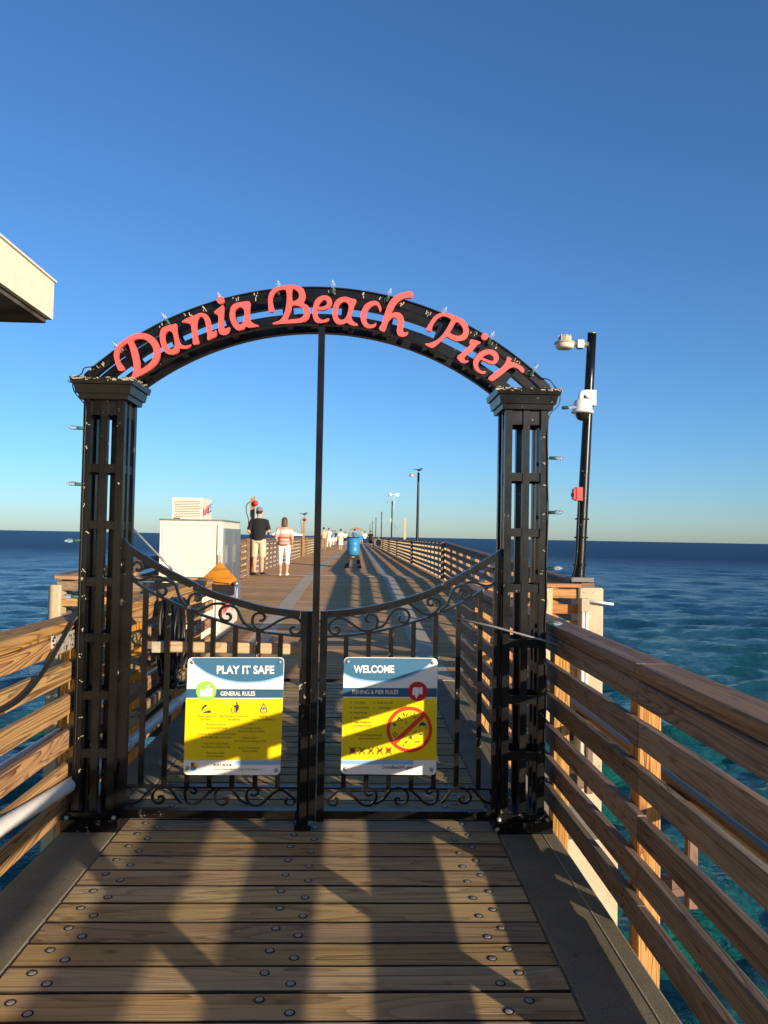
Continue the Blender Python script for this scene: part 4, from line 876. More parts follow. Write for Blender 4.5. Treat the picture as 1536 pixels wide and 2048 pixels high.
# wooden hood at the end of the left rail
hb = empty('wooden_hood', (-1.42, 7.55, 1.02), 'orange-brown wooden hood like a tent on the rail end before the freezer', 'hood')
HP = lambda x, y, dy: P(300+x/4.267, 960+y/4.267, 7.5+dy)-hb.location
ap = HP(600, 695, 0.10); l_ = HP(455, 830, 0.03); rr = HP(747, 850, 0.05); fm = HP(690, 884, 0.0); fl_ = HP(560, 868, 0.0)
th = Vector((0.0, 0.03, -0.03)); b = MB()
b.add([l_, fl_, fm, rr, ap], [(0, 1, 4), (1, 2, 4), (2, 3, 4)]); b.add([p+th for p in (l_, fl_, fm, rr, ap)], [(0, 4, 1), (1, 4, 2), (2, 4, 3), (0, 1, 2, 3)])
b.build('roof', M['orange_wood'], hb)
b = MB(); b.box((-0.02, -0.05, -0.16), (0.19, 0.1, fm.z-0.012)); b.build('box', M['black'], hb)
q = HP(735, 885, 0.0); b = MB(); b.lathe([(0, -0.03), (0.022, -0.03), (0.022, 0.03), (0, 0.03)], q, (0.5, -0.8, 0), 12); b.build('knob', M['grey_metal'], hb)
# hose coil on the left rail
hc = empty('hose_coil', (-1.36, 5.4, 0.98), 'thick coil of black hose hanging on the left railing behind the gate', 'hose')
b = MB()
for i_ in range(9):
    a0, hh, yo, xo = 0.11+0.014*i_ + random.uniform(-.01, .01), 0.26+0.02*random.uniform(-1, 1.5), random.uniform(-0.09, 0.09), 0.012+0.013*i_
    b.tube([(xo+random.uniform(-.004, .004), yo+a0*math.sin(t), -hh+0.02+hh*math.cos(t)) for t in np.linspace(0, 2*math.pi, 28)], 0.0125, 8)
for i_ in range(7):
    pts = [(0.03+0.012*i_, random.uniform(-0.02, 0.02), -0.45)] + [(0.03+0.015*i_+random.uniform(-.02, .02), random.uniform(-0.12, 0.12), -0.5-0.035*j) for j in range(4)] + [(0.05, random.uniform(-0.05, 0.05), -0.5)]
    b.tube(catmull(pts, 5), 0.010, 7)
b.build('coil', M['rubber'], hc)
b = MB(); b.tube(catmull([(0.06, 0.24, -0.03), (0.075, 0.25, -0.2), (0.08, 0.2, -0.45), (0.075, 0.1, -0.52)], 6), 0.011, 8); b.build('pale_loop', M['pvc'], hc)
# white drain pipes on the left, black service pipe and brackets outside the right rail
def pipe(name, pts, r, mat, label, cat='pipe'):
    c = Vector(pts[len(pts)//2]); o = empty(name, c, label, cat); b = MB(); b.tube([Vector(p)-c for p in pts], r, 14); b.build('tube', mat, o); return o
q = PX(0, 1655, -1.40)
pw = pipe('drain_pipe', [(-1.40, -6, q.z+0.3), (-1.40, q.y, q.z), (-1.40, 4.3, q.z-0.12), (-1.36, 7.6, q.z-0.16)], 0.034, M['pvc'], 'thick white plastic pipe along the foot of the left railing')
for yy in (4.75, 5.95, 7.1):
    t_ = (yy-4.3)/3.3; b = MB(); b.lathe([(0.0345, -0.04), (0.040, -0.038), (0.040, 0.038), (0.0345, 0.04)], Vector((-1.40+0.04*t_, yy, q.z-0.12-0.04*t_))-pw.location, (0, 1, 0), 14); b.build('coupling', M['pvc'], pw)
q = PX(0, 1538, -1.555); pipe('conduit', [(-1.555, -6, q.z+0.1), (-1.555, q.y, q.z), (-1.555, 7.5, q.z-0.03)], 0.019, M['pvc'], 'slim white conduit outside the left railing between its boards')
sp_ = pipe('service_pipe', [(1.31, -6, 0.495), (1.31, 7.2, 0.495)], 0.028, M['rubber'], 'black service pipe running outside the right railing above the water')
for yp, lab in ((2.9, 'nearest stubby timber block carrying the black pipe outside the right railing'), (4.2, 'timber block under the black pipe, just past the right pillar'), (5.4, 'farthest timber block under the black pipe outside the right railing')):
    o = empty('pipe_bracket', (1.3, yp+0.09, 0.4), lab, 'bracket', 'timber blocks under the black pipe')
    board('block', (1.30, yp, 0.430), (1.30, yp+0.2, 0.430), 0.1, 0.07, M['post'], o)
    board('strut', (1.33, yp+0.03, 0.05), (1.33, yp+0.03, 0.393), 0.04, 0.04, M['cap'], o); board('arm', (1.13, yp+0.14, 0.05), (1.36, yp+0.14, 0.09), 0.04, 0.085, M['cap'], o)
# cable at the left pillar
cb_ = pipe('black_cable', catmull([P(156, 1232, GY-0.03), PX(138, 1254, -1.395), PX(122, 1283, -1.39), PX(95, 1330, -1.385), PX(60, 1378, -1.385), PX(25, 1408, -1.385), PX(-30, 1432, -1.385), PX(-400, 1560, -1.385)], 6), 0.011, M['rubber'], 'thick black cable drooping from the left pillar over the railing', 'cable')
sr = empty('slanted_rod', P(300, 1095, 9.0), 'pale slanted rod over the sea between the left pillar and the freezer', 'rod')
b = MB(); b.tube([p-sr.location for p in (P(262, 1055, 9.0), P(280, 1072, 9.0), P(328, 1122, 9.0), P(345, 1140, 9.0))], 0.014, 8); b.build('rod', M['grey_metal'], sr)
# lamp post on the right corner
lamp_n = 0
def lamp_post(x, y, top, lean, label, head=True, detail=False, group='lamp posts along the right side of the pier'):
    z0 = -0.3 if detail else 0.0
    o = empty('lamp_post', (x, y, z0), label, 'lamp post', group)
    H = top-z0; r0_, r1_ = 0.065, 0.047; tip = Vector((lean, 0, H))
    b = MB(); n = 8; b.tube([tip*(i_/n) for i_ in range(n+1)], 0, 20, True, [r0_+(r1_-r0_)*i_/n for i_ in range(n+1)]); b.build('pole', M['iron'], o)
    b = MB(); b.lathe([(r1_+0.003, 0), (r1_+0.003, 0.012), (0.02, 0.02), (0, 0.02)], tip, (0, 0, 1), 20); b.build('pole_cap', M['grey_metal'], o)
    if head:
        hz = H-0.115
        b = MB(); b.tube([tip*(hz/H)+Vector((-0.04, 0, 0)), tip*(hz/H)+Vector((-0.2, -0.02, 0.0))], 0.032, 12); b.box((tip.x-0.17, -0.055, hz-0.05), (tip.x-0.1, 0.02, hz+0.035)); b.build('arm', M['grey_metal'], o)
        c = tip*(hz/H)+Vector((-0.30, -0.03, 0.0))
        b = MB(); b.lathe([(0.0, 0.085), (0.05, 0.083), (0.065, 0.06), (0.07, 0.02), (0.105, 0.008), (0.112, -0.005), (0.108, -0.012)], c, (0, 0, 1), 22); hd = b.build('lamp_head', M['residue'], o)
        for a in np.linspace(0, 6.28, 9)[:-1]:
            if detail: bb = MB(); bb.box((c.x+0.066*math.cos(a)-0.004, c.y+0.066*math.sin(a)-0.004, c.z+0.02), (c.x+0.066*math.cos(a)+0.004, c.y+0.066*math.sin(a)+0.004, c.z+0.078)); bb.build('cooling_fin', M['grey_metal'], hd)
        b = MB(); b.lathe([(0.103, -0.012), (0.094, -0.045), (0.085, -0.06), (0.0, -0.062)], c, (0, 0, 1), 22); b.build('lens', M['cream'], hd)
    return o
tp_, bt_ = P(1184, 668, 7.97), P(1158, 1155, 7.97)
ln = (tp_.x-bt_.x)/(tp_.z-bt_.z)*(tp_.z+0.3)
lp = lamp_post(tp_.x-ln, 7.97, tp_.z, ln, 'tall black lamp post with a security camera, right of the gate', True, True)
axp = lambda z: Vector((tp_.x-ln+ln*(z+0.3)/(tp_.z+0.3), 7.97, z))-lp.location
for yy_ in (1038, 1075, 1130):
    z = P(1168, yy_, 7.97).z; b = MB(); b.lathe([(0.069, -0.008), (0.074, -0.007), (0.074, 0.007), (0.069, 0.008)], axp(z), (0, 0, 1), 20); b.build('band', M['iron'], lp)
b = MB(); z_ = P(1185, 1160, 7.9).z; b.box((axp(z_).x-0.11, -0.1, z_-0.02+0.3), (axp(z_).x+0.13, 0.13, z_+0.025+0.3)); b.build('base_plate', M['plate_grey'], lp)
# dome camera on the lamp post
cz = P(1170, 800, 7.9).z; cp_ = axp(cz)+lp.location
dc = empty('security_camera', cp_, 'white dome security camera mounted on the lamp post right of the gate', 'camera')
px_m = 7.9/FPX
b = MB(); b.box((-0.052, -0.075, -0.055), (0.055, -0.066, 0.11)); b.box((0.045, -0.074, -0.055), (0.062, 0.03, 0.11)); b.build('mount', M['white'], dc)
b = MB(); b.tube(catmull([(-0.02, -0.07, 0.03), (-0.06, -0.13, 0.05), (-0.1, -0.16, 0.065), (-0.13, -0.165, 0.04), (-0.133, -0.165, -0.02)], 5), 0.026, 12); b.build('arm', M['white'], dc)
c = Vector((-0.115, -0.165, -0.02))
b = MB(); b.lathe([(0.0, 0.012), (0.05, 0.01), (0.085, -0.01), (0.1, -0.06), (0.105, -0.115), (0.117, -0.12), (0.117, -0.135), (0.075, -0.142)], c, (0, 0, 1), 26); b.build('housing', M['white'], dc)
b = MB(); b.lathe([(0.074, -0.14), (0.07, -0.17), (0.052, -0.2), (0.03, -0.215), (0, -0.22)], c, (0, 0, 1), 22); b.build('dome', M['dark_glass'], dc)
# red call box with its conduit
rz = P(1154, 988, 7.85).z; rp = P(1154, 988, 7.88)
rb = empty('call_box', rp, 'small red box on the lamp post with a conduit running down', 'box')
b = MB(); b.box((-0.018, -0.05, -0.07), (0.048, 0.05, 0.07)); b.box((-0.045, -0.04, -0.06), (-0.0185, 0.04, 0.055)); b.build('casing', M['red'], rb)
b = MB(); b.lathe([(0, 0), (0.02, 0), (0.02, 0.015), (0, 0.02)], (-0.046, 0, -0.01), (-1, 0, 0), 12); b.build('button', M['grey_metal'], rb)
b = MB(); b.tube(catmull([(0.02, 0, -0.07), (0.018, 0, -0.3), (0.0, 0, -0.7), (-0.06, 0, -0.95)], 6), 0.011, 8); b.build('conduit', M['iron'], rb)
# junction box and plastic pipe on the right pile
jb = empty('junction_box', P(1170, 1207, 7.58), 'grey plastic junction box with a stub pipe on the pale pile', 'junction box')
b = MB(); b.box((-0.05, -0.06, -0.08), (0.03, 0.0, 0.055)); b.build('box', M['residue'], jb)
b = MB(); b.tube([(0.03, -0.03, 0.03), (0.28, -0.04, 0.0)], 0.014, 10); b.build('stub_pipe', M['pvc'], jb)
b = MB(); b.tube([(0.01, -0.03, -0.08), (0.01, -0.03, -1.5)], 0.018, 10); b.tube([(-0.03, -0.03, -0.08), (-0.035, -0.03, -1.5)], 0.016, 10); b.build('drop_pipe', M['pvc'], jb)
# further lamp posts
def bird(p, label, s=1.0):
    o = empty('bird', p, label, 'bird')
    b = MB(); b.tube([(-0.11, 0, 0.13), (-0.05, 0, 0.105), (0.02, 0, 0.1), (0.09, 0, 0.12), (0.13, 0, 0.165), (0.17, 0, 0.175), (0.215, 0, 0.17)], 0, 10, True, [0.008, 0.035, 0.055, 0.05, 0.033, 0.03, 0.004])
    b.tube([(-0.10, 0, 0.13), (-0.28, 0, 0.14)], 0, 6, True, [0.02, 0.008]); b.tube([(0.02, 0.02, 0.06), (0.02, 0.02, 0)], 0.006, 5); b.tube([(0.02, -0.02, 0.06), (0.02, -0.02, 0)], 0.006, 5)
    b.build('body', M['black'], o); o.scale = (s, s, s); return o
LPX = 2.56
names = {104: 'thin distant lamp post fifth from the gate', 128: 'tiny far lamp post sixth from the gate', 152: 'tiniest lamp post, seventh and last from the gate', 32: 'black lamp post with a bird on top, second from the gate', 56: 'black lamp post with a white wind vane above it, third from the gate', 80: 'thin distant lamp post fourth from the gate'}
for y_ in (32, 56, 80, 104, 128, 152):
    o = lamp_post(LPX, y_, 4.25 if y_ < 40 else 4.15, 0.02, names.get(y_, 'tiny lamp post near the far end of the pier'), True)
bird((LPX+0.02, 32, 4.27), 'dark bird perched on the second lamp post', 0.9)
wv = empty('wind_vane', (LPX+0.15, 56, 4.17), 'white wind vane and weather sensor above the third lamp post', 'wind vane')
b = MB(); b.tube([(0, 0, -1.2), (0, 0, 0.62)], 0.025, 8); b.build('mast', M['white'], wv)
b = MB(); b.tube([(-0.5, 0, 0.7), (0.45, 0, 0.66)], 0.03, 8); b.box((0.25, -0.02, 0.5), (0.6, 0.02, 0.85)); b.lathe([(0, -0.2), (0.2, -0.16), (0.2, 0.16), (0, 0.2)], (-0.5, 0, 0.68), (1, 0, 0), 12); b.build('vane', M['white'], wv); wv.scale = (0.62, 0.62, 0.7)
b = MB(); b.lathe([(0, -0.06), (0.26, -0.06), (0.26, 0.06), (0, 0.06)], (-0.38, -0.1, -2.1), (1, -0.4, 0), 16); b.build('dish', M['white'], wv)
b = MB(); b.add([(0.05, -0.1, -2.55), (0.5, -0.1, -3.1), (0.5, 0.5, -3.1), (0.05, 0.5, -2.55), (0.08, -0.1, -2.52), (0.53, -0.1, -3.07), (0.53, 0.5, -3.07), (0.08, 0.5, -2.52)], [(0, 1, 2, 3), (4, 7, 6, 5), (0, 4, 5, 1), (2, 6, 7, 3), (1, 5, 6, 2), (0, 3, 7, 4)]); b.build('solar_panel', M['grey_metal'], wv)
# timber posts with red lights
def light_post(x, y, label, red=True, mat=None):
    o = empty('timber_post', (x, y, deckz(y)), label, 'post', 'timber posts carrying red lights')
    b = MB(); 
    for dx in (-0.03, 0.03): b.box((dx-0.029, -0.045, -0.2), (dx+0.029, 0.045, 2.18+dx*0.6))
    b.build('post', mat or M['post'], o)
    if red:
        b = MB(); b.lathe([(0, -0.05), (0.06, -0.04), (0.08, 0.0), (0.065, 0.05), (0.03, 0.08), (0, 0.08)], (0.09, -0.09, 2.0), (0.5, -1, 0), 16); b.build('red_light', M['red'], o)
        b = MB(); b.box((0.05, -0.05, 1.95), (0.12, 0.03, 2.05)); b.tube(catmull([(-0.06, -0.05, 2.05), (-0.16, -0.06, 1.95), (-0.16, -0.06, 1.75), (-0.1, -0.06, 1.55), (-0.09, -0.06, 1.2)], 5), 0.014, 6); b.build('wiring', M['rubber'], o)
    return o
light_post(P(502, 1148, 21.2).x, 21.2, 'timber post with a round red light behind the man in black'); light_post(-2.95, 41.5, 'farther timber post with a red light and a bird on top')
light_post(LPX-0.02, 40.0, 'pale timber post on the right rail beyond the second lamp post', False, M['pale_wood'])
bird((-2.95, 41.5, deckz(41)+2.2), 'dark bird perched on the farther red-light post')
# blue drum on its black stand
dr_x, dr_y = P(706, 1135, 27).x, 27.0
br = empty('blue_barrel', (dr_x, dr_y, deckz(27)), 'bright blue barrel on a black arched stand in the middle of the pier', 'barrel')
b = MB(); b.lathe([(0.0, 0.46), (0.2, 0.46), (0.215, 0.48), (0.222, 0.6), (0.228, 0.62), (0.222, 0.64), (0.225, 0.82), (0.231, 0.84), (0.225, 0.86), (0.22, 1.06), (0.2, 1.07), (0.195, 1.0), (0, 0.98)], (0, 0, 0), (0, 0, 1), 28); b.build('drum', M['blue'], br)
b = MB(); b.lathe([(0.2, 1.071), (0.224, 1.075), (0.224, 1.10), (0.19, 1.105), (0.19, 1.07)], (0, 0, 0), (0, 0, 1), 28); b.build('rim', M['black'], br)
for s_ in (-1, 1):
    b = MB(); b.prism([(s_*0.20, 0, 0.456), (s_*0.08, 0, 0.456), (s_*0.10, 0, 0.30), (s_*0.135, 0, 0.15), (s_*0.15, 0, 0.0), (s_*0.31, 0, 0.0), (s_*0.28, 0, 0.12), (s_*0.235, 0, 0.32)], (0, -0.24, 0), (0, 0.2, 0)); b.build('leg', M['black'], br)
b = MB(); b.box((-0.079, -0.24, 0.30), (0.079, 0.2, 0.456)); b.build('saddle', M['black'], br)
b = MB(); b.box((-0.05, -0.244, 0.38), (0.05, -0.2405, 0.41)); b.build('plate', M['pale_wood'], br)
b = MB(); b.box((0.12, -0.08, 1.0), (0.34, 0.2, 1.16)); b.build('blue_bag', M['blue'], br)
# shelter near the far end
sh = empty('shelter', (-0.2, 150, 0.34), 'small open shelter with a pale pitched roof far down the pier', 'shelter')
b = MB(); b.add([(-1.55, -1.5, 2.35), (1.55, -1.5, 2.35), (1.55, 1.5, 2.35), (-1.55, 1.5, 2.35), (-0.5, 0, 2.95), (0.5, 0, 2.95)], [(0, 1, 5, 4), (1, 2, 5), (2, 3, 4, 5), (3, 0, 4), (0, 3, 2, 1)]); b.build('roof', M['pale_wood'], sh)
for sx in (-1, 1):
    for sy in (-1, 1): b = MB(); b.box((sx*1.25-0.06, sy*1.2-0.06, 0), (sx*1.25+0.06, sy*1.2+0.06, 2.36)); b.build('post', M['pale_wood'], sh)
# ship on the horizon
shp = empty('cruise_ship', (-1050, 11500, SEA), 'white cruise ship on the horizon left of the centre bar', 'ship'); shp.scale = (1, 1, 1)
k_ = 11500/FPX; W_ = 62*k_
b = MB(); b.add([(-W_/2, -12, 0), (W_/2*0.9, -12, 0), (W_/2, 0, 22), (W_/2*0.9, 12, 0), (-W_/2, 12, 0), (-W_/2, -14, 26), (W_/2*0.86, -14, 26), (W_/2, 0, 30), (W_/2*0.86, 14, 26), (-W_/2, 14, 26)], [(0, 1, 6, 5), (1, 2, 7, 6), (2, 3, 8, 7), (3, 4, 9, 8), (4, 0, 5, 9), (5, 6, 7, 8, 9)]); b.build('hull', M['white'], shp)
b = MB()
for i_, (a_, c_, z0_, z1_) in enumerate(((-0.46, 0.34, 26, 38), (-0.42, 0.26, 38.2, 50), (-0.34, 0.2, 50.2, 60), (-0.25, -0.05, 60.2, 70))): b.box((W_*a_, -12+i_, z0_), (W_*c_, 12-i_, z1_))
b.build('superstructure', M['white'], shp)
b = MB(); b.box((-W_*0.3, -5, 60.2), (-W_*0.26, 5, 88)); b.box((W_*0.1, -2, 60.2), (W_*0.12, 2, 82)); b.build('funnel', M['cream'], shp)

# ================================================================== PEOPLE
SK = plain('skin', (0.62, 0.33, 0.20), 0.55, mottling=0.06, bmp=0); M['skin'] = SK
def cloth(name, c): return plain(name, c, 0.85, mottling=0.1, scale=25, bmp=0.15, spec=0.15)
CL = {n: cloth('cloth_'+n, c) for n, c in dict(black=(0.02, 0.02, 0.022), khaki=(0.58, 0.48, 0.33), white=(0.74, 0.71, 0.64), tan=(0.66, 0.47, 0.27), brownpants=(0.27, 0.19, 0.10), cream=(0.70, 0.64, 0.50), blue=(0.06, 0.22, 0.42), navy=(0.03, 0.04, 0.08), pink=(0.6, 0.3, 0.27), grey=(0.2, 0.2, 0.21), green=(0.1, 0.26, 0.2)).items()}
HAIR = {n: plain('hair_'+n, c, 0.6, mottling=0.3, scale=60, bmp=0.4) for n, c in dict(dark=(0.02, 0.014, 0.01), brown=(0.10, 0.05, 0.025), blond=(0.36, 0.22, 0.10), grey=(0.35, 0.32, 0.28)).items()}
m, nt, bs = new_mat('striped_knit'); tc = nd(nt, 'ShaderNodeTexCoord'); sp = nd(nt, 'ShaderNodeSeparateXYZ'); nt.links.new(tc.outputs['Object'], sp.inputs[0])
zz = mth(nt, 'DIVIDE', mth(nt, 'SUBTRACT', sp.outputs['Z'], 0.88), 0.55)
nt.links.new(ramp(nt, zz, [(0.0, (0.24, 0.14, 0.09)), (0.16, (0.62, 0.34, 0.26)), (0.28, (0.3, 0.16, 0.10)), (0.34, (0.66, 0.42, 0.32)), (0.44, (0.72, 0.09, 0.06)), (0.55, (0.74, 0.34, 0.24)), (0.70, (0.75, 0.62, 0.50)), (0.93, (0.70, 0.30, 0.22))], 'CONSTANT'), bs.inputs['Base Color']); bs.inputs['Roughness'].default_value = 0.9
M['stripes'] = m
def rings(rs, n=16):
    """closed loft through ellipses (x, y, z, rx, ry)"""
    b = MB(); b.smooth = True; vs_ = []; fs = []
    for (x, y, z, rx, ry) in rs: vs_ += [(x+rx*math.cos(2*math.pi*k/n), y+ry*math.sin(2*math.pi*k/n), z) for k in range(n)]
    for i in range(len(rs)-1): fs += [(i*n+k, i*n+(k+1) % n, (i+1)*n+(k+1) % n, (i+1)*n+k) for k in range(n)]
    fs += [tuple(range(n-1, -1, -1)), tuple(range((len(rs)-1)*n, len(rs)*n))]; b.add(vs_, fs); return b
def fuse(parts, name, mat, parent, voxel):
    b = MB()
    for p in parts: b.add(p.v, p.f)
    o = link('tmp', b.mesh(name), None); md = o.modifiers.new('r', 'REMESH'); md.mode = 'VOXEL'; md.voxel_size = voxel
    ms = o.modifiers.new('s', 'SMOOTH'); ms.iterations = 3; ms.factor = 0.5
    me = evaluated(o); bpy.data.objects.remove(o)
    for p in me.polygons: p.use_smooth = True
    me.materials.clear(); return link(name, me, mat, parent)
def limb(pts, rs, n=12): b = MB(); b.tube(pts, 0, n, True, rs); return b
def person(loc, h, label, shirt, pants, hair, pose, female=False, shorts=True, sleeves=True, cap=None, shoes='black', dress=None, heading=0.0, voxel=0.022, hairlen=0.0, seated=False, group='people on the pier', hair_tip=None):
    o = empty('person', loc, label, 'person', group, heading); s = h/1.75; o.scale = (s, s, s)
    step = pose.get('step', 0.12); sw = 0.185 if not female else 0.165
    elbL, wrL, elbR, wrR = [Vector(p) for p in pose['arms']]
    hipz = 0.93
    legs = []; kp = []
    for sd_, st in ((-1, step), (1, -step)):
        hip = Vector((sd_*0.095, 0, hipz)); kn = Vector((sd_*0.105, 0.02+st*0.55, 0.50)); an = Vector((sd_*0.105, st, 0.085+max(0, -st)*0.25)); toe = an+Vector((sd_*0.03, 0.16, -0.05))
        if seated: hip.z = 0.45; kn = Vector((sd_*0.12, 0.4, 0.48)); an = Vector((sd_*0.12, 0.42, 0.08)); toe = an+Vector((0, 0.15, -0.05))
        mid = an.lerp(kn, 0.62)+Vector((0, -0.02, 0))
        legs.append(limb([hip, hip.lerp(kn, 0.5), kn, mid, an, an+Vector((0, 0.0, -0.05))], [0.09, 0.078, 0.055, 0.057, 0.036, 0.036])); kp.append((hip, kn, an, toe))
    dz = (0.45-hipz) if seated else 0
    hips, waist, chest = (0.165, 0.135, 0.155) if female else (0.165, 0.16, 0.19)
    tor = rings([(0, 0, 0.86+dz, hips*0.75, 0.09), (0, 0, 0.95+dz, hips, 0.115), (0, 0, 1.10+dz, waist, 0.10), (0, 0.005, 1.26+dz, chest, 0.115), (0, 0, 1.38+dz, chest*1.0, 0.105), (0, -0.005, 1.445+dz, sw*0.72, 0.075), (0, 0, 1.49+dz, 0.062, 0.062), (0, 0.012, 1.56+dz, 0.056, 0.058)])
    hc_ = Vector((0, 0.025, 1.64+dz)); n = 12
    head = rings([(0, 0.02, 1.53+dz, 0.04, 0.05), (0, 0.03, 1.56+dz, 0.062, 0.078), (0, 0.028, 1.61+dz, 0.074, 0.092), (0, 0.022, 1.66+dz, 0.078, 0.098), (0, 0.016, 1.71+dz, 0.070, 0.088), (0, 0.01, 1.745+dz, 0.04, 0.055), (0, 0.01, 1.752+dz, 0.01, 0.01)])
    nose = limb([(0, 0.11, 1.635+dz), (0, 0.135, 1.61+dz), (0, 0.11, 1.6+dz)], [0.008, 0.014, 0.012], 6)
    ears = [limb([(e_*0.074, 0.01, 1.66+dz), (e_*0.088, 0.0, 1.64+dz), (e_*0.076, 0.01, 1.605+dz)], [0.01, 0.016, 0.01], 6) for e_ in (-1, 1)]
    arms = []
    for sd_, el, wr in ((-1, elbL, wrL), (1, elbR, wrR)):
        sh_ = Vector((sd_*sw, 0, 1.41+dz)); el = el+Vector((0, 0, dz)); wr = wr+Vector((0, 0, dz)); arms.append((sh_, el, wr, limb([Vector((sd_*sw*0.6, 0, 1.42+dz)), sh_, sh_.lerp(el, 0.5), el, el.lerp(wr, 0.4), wr], [0.055, 0.056, 0.047, 0.039, 0.038, 0.026])))
    hands = []
    for sh_, el, wr, _ in arms:
        d_ = (wr-el).normalized(); side_ = d_.cross(Vector((0, 0, 1))) if abs(d_.z) < 0.9 else Vector((0, 1, 0)); side_.normalize(); pn = d_.cross(side_)
        hands.append(limb([wr, wr+d_*0.04, wr+d_*0.085], [0.026, 0.036, 0.034], 8))
        for f_ in range(4): r_ = wr+d_*0.08+side_*(0.024*(f_-1.5)/1.5); L_ = (0.06, 0.072, 0.068, 0.052)[f_]; hands.append(limb([r_, r_+d_*L_*0.55, r_+d_*L_*0.85+pn*0.025], [0.0095, 0.009, 0.008], 6))
        r_ = wr+d_*0.03+side_*0.03; hands.append(limb([r_, r_+d_*0.03+side_*0.02, r_+d_*0.055+side_*0.022], [0.011, 0.011, 0.009], 6))
    fuse([tor, head, nose]+ears+legs+[a[3] for a in arms]+hands, 'body', M['skin'], o, min(voxel, 0.014) if voxel < 0.02 else voxel)
    # shirt
    up = [rings([(0, 0, 0.90+dz, hips+0.012, 0.13), (0, 0, 1.0+dz, hips+0.008, 0.128), (0, 0, 1.10+dz, waist+0.02, 0.118), (0, 0.005, 1.26+dz, chest+0.014, 0.13), (0, 0, 1.38+dz, chest+0.012, 0.12), (0, -0.005, 1.45+dz, sw*0.72+0.01, 0.085), (0, 0, 1.49+dz, 0.07, 0.07)])]
    for sh_, el, wr, _ in arms:
        e2 = sh_.lerp(el, 0.85 if sleeves else 0.2); up.append(limb([Vector((sh_.x*0.6, 0, 1.42+dz)), sh_, e2], [0.065, 0.07, 0.064 if sleeves else 0.06]))
    if dress:
        up.append(rings([(0, 0, 0.46, 0.24, 0.2), (0, 0, 0.7, 0.21, 0.17), (0, 0, 0.95, 0.175, 0.13)]))
    fuse(up, 'dress' if dress else 'shirt', shirt, o, voxel)
    if not dress:
        lo_ = [rings([(0, 0, 0.84+dz, hips*0.85, 0.105), (0, 0, 0.95+dz, hips+0.006, 0.122), (0, 0, 1.0+dz, hips+0.002, 0.118)])]
        for hip, kn, an, toe in kp:
            if shorts: e_ = kn.lerp(an, 0.08 if not female else 0.36); lo_.append(limb([hip, hip.lerp(kn, 0.5), kn, e_] , [0.103, 0.098, 0.092 if not female else 0.075, 0.09 if not female else 0.075]))
            else: lo_.append(limb([hip, kn, an], [0.1, 0.075, 0.06]))
        fuse(lo_, 'shorts' if shorts else 'trousers', pants, o, voxel)
    for hip, kn, an, toe in kp:
        b = MB(); b.tube([an+Vector((0, -0.045, -0.045)), an+Vector((0, 0, -0.035)), an.lerp(toe, 0.6)+Vector((0, 0, -0.008)), toe+Vector((0, 0.02, 0))], 0, 10, True, [0.036, 0.045, 0.042, 0.028]); b.build('shoe', CL[shoes], o)
    hr = [rings([(0, -0.005, 1.60+dz, 0.07, 0.075), (0, 0.0, 1.66+dz, 0.086, 0.1), (0, 0.005, 1.72+dz, 0.08, 0.095), (0, 0.0, 1.762+dz, 0.045, 0.055), (0, 0, 1.768+dz, 0.01, 0.01)])]
    if hairlen: hr.append(rings([(0, -0.055, 1.60-hairlen+dz, 0.06, 0.025), (0, -0.055, 1.55-hairlen*0.3+dz, 0.098, 0.05), (0, -0.03, 1.62+dz, 0.095, 0.08), (0, -0.01, 1.7+dz, 0.088, 0.09)]))
    fuse(hr, 'hair', hair, o, min(voxel, 0.02))
    if cap:
        b = rings([(0, 0.01, 1.675+dz, 0.09, 0.107), (0, 0.01, 1.72+dz, 0.089, 0.104), (0, 0.005, 1.765+dz, 0.065, 0.08), (0, 0.0, 1.785+dz, 0.02, 0.03)]); b.tube([(0, 0.09, 1.685+dz), (0, 0.15, 1.68+dz), (0, 0.19, 1.672+dz)], 0, 8, True, [0.06, 0.05, 0.02]); b.build('cap', cap, o)
    return o
fwd = lambda dx=0.0: [(-0.27, -0.03, 1.14), (-0.20, 0.22, 1.05), (0.27, -0.03, 1.14), (0.20, 0.22, 1.05)]
down = [(-0.235, -0.03, 1.13), (-0.24, 0.06, 0.88), (0.235, -0.03, 1.13), (0.24, 0.06, 0.88)]
loose = [(-0.245, -0.05, 1.14), (-0.20, 0.14, 0.98), (0.245, -0.02, 1.13), (0.22, 0.12, 0.94)]
pm_ = P(516, 1148, 20.9); pw_ = P(567, 1150, 20.6)
person((pm_.x, 20.9, 0.345), 1.86, 'man in black polo, khaki shorts and dark cap walking away past the freezer', CL['black'], CL['khaki'], HAIR['dark'], dict(arms=fwd(), step=0.05), cap=CL['grey'], shoes='black', voxel=0.013, heading=rad(-4))
person((pw_.x, 20.6, 0.345), 1.60, 'woman in striped top and white capri trousers walking beside the man in black', M['stripes'], CL['white'], HAIR['brown'], dict(arms=loose, step=0.10), female=True, sleeves=True, shoes='white', voxel=0.013, hairlen=0.14)
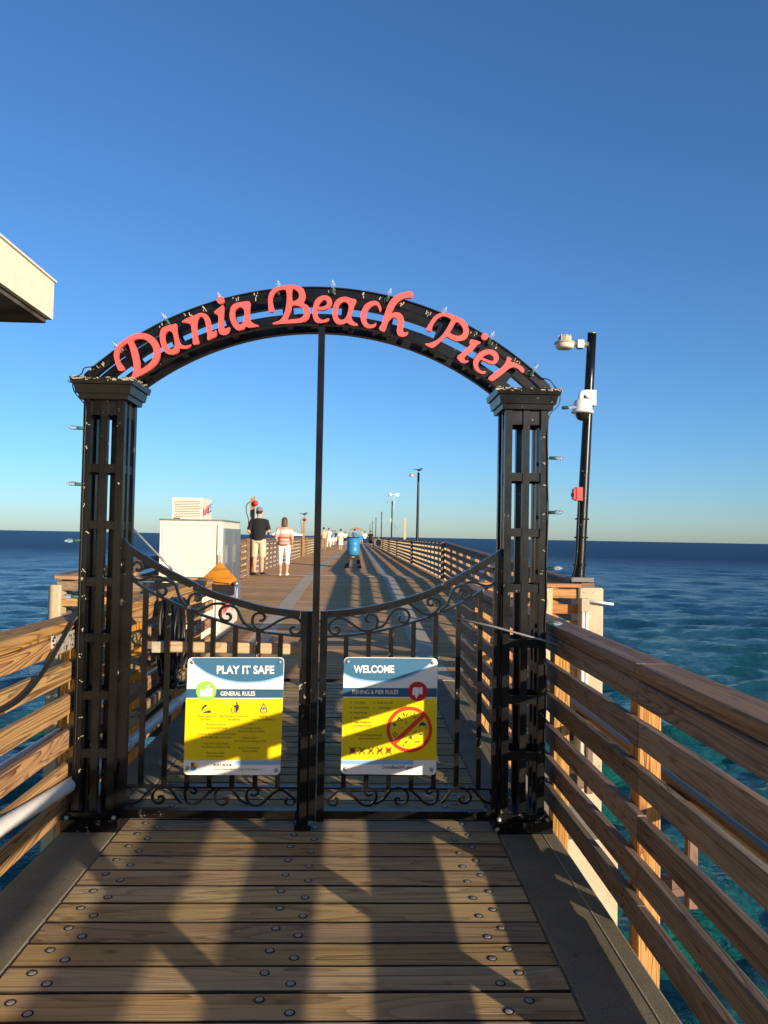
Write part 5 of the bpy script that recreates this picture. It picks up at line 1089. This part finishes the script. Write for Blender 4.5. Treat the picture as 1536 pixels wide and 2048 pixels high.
far_people = [
 (647, 60, 1.80, 'person in tan shirt and brown trousers just right of the centre bar', 'tan', 'brownpants', 'dark', dict(shorts=False)),
 (657, 70, 1.86, 'person in cream clothes beside the one in the tan shirt', 'cream', 'white', 'brown', dict(shorts=False)),
 (664, 84, 1.75, 'distant person in blue shirt and white trousers among the crowd on the left', 'blue', 'white', 'dark', dict(shorts=False)),
 (670, 92, 1.78, 'distant person in dark top left of the person in the pale dress', 'navy', 'white', 'dark', {}),
 (681, 57, 1.66, 'person in a loose pale dress left of the blue barrel', 'cream', 'cream', 'dark', dict(dress=True, female=True)),
 (690, 100, 1.72, 'distant person in white shirt and black shorts left of the barrel', 'white', 'black', 'dark', {}),
 (699, 112, 1.7, 'distant person in green shirt behind the blue barrel', 'green', 'grey', 'dark', dict(shorts=False)),
 (709, 62, 1.74, 'person in blue top with dark hair right behind the blue barrel', 'blue', 'navy', 'dark', {}),
 (719, 120, 1.7, 'distant person in grey shirt under the shelter roof', 'grey', 'khaki', 'grey', {}),
 (729, 84, 1.72, 'person in white shirt and dark shorts right of the blue barrel', 'white', 'navy', 'dark', {}),
 (741, 74, 1.70, 'person all in black right of the barrel near the railing', 'black', 'black', 'brown', {}),
 (757, 70, 1.45, 'person in dark clothes sitting by the right railing', 'navy', 'black', 'grey', dict(seated=True)),
 (764, 76, 1.45, 'person in tan clothes sitting by the right railing', 'brownpants', 'khaki', 'dark', dict(seated=True)),
 (636, 66, 1.75, 'person in white almost hidden behind the centre bar', 'white', 'khaki', 'dark', {}),
]
for px_, D_, h_, lab, a_, b_, hr_, kw in far_people:
    kw = dict(kw); q = P(px_, 1090, D_)
    person((q.x, D_, 0.345), h_, lab, CL[a_], CL[b_], HAIR[hr_], dict(arms=random.choice((fwd(), down, loose)), step=random.choice((0.06, 0.14, -0.1))), voxel=0.035, shoes='white' if a_ == 'white' else 'grey', heading=random.uniform(-0.3, 0.3), **kw)
    if kw.get('seated'):
        ch = empty('folding_chair', (q.x, D_, 0.345), 'low folding chair under the person in ' + ('dark' if a_ == 'navy' else 'tan') + ' clothes', 'chair', 'chairs by the right railing')
        b = MB(); b.box((-0.22, -0.2, 0.34), (0.22, 0.2, 0.36)); b.build('seat', CL['navy'], ch)
        b = MB(); b.box((-0.22, -0.22, 0.36), (0.22, -0.2, 0.75)); b.build('backrest', CL['navy'], ch)
        for sx in (-1, 1):
            for sy in (-1, 1): b = MB(); b.box((sx*0.2-0.012, sy*0.18-0.012, 0), (sx*0.2+0.012, sy*0.18+0.012, 0.34)); b.build('leg', M['grey_metal'], ch)
print('objects', len(bpy.data.objects), 'faces', sum(len(m_.polygons) for m_ in bpy.data.meshes))
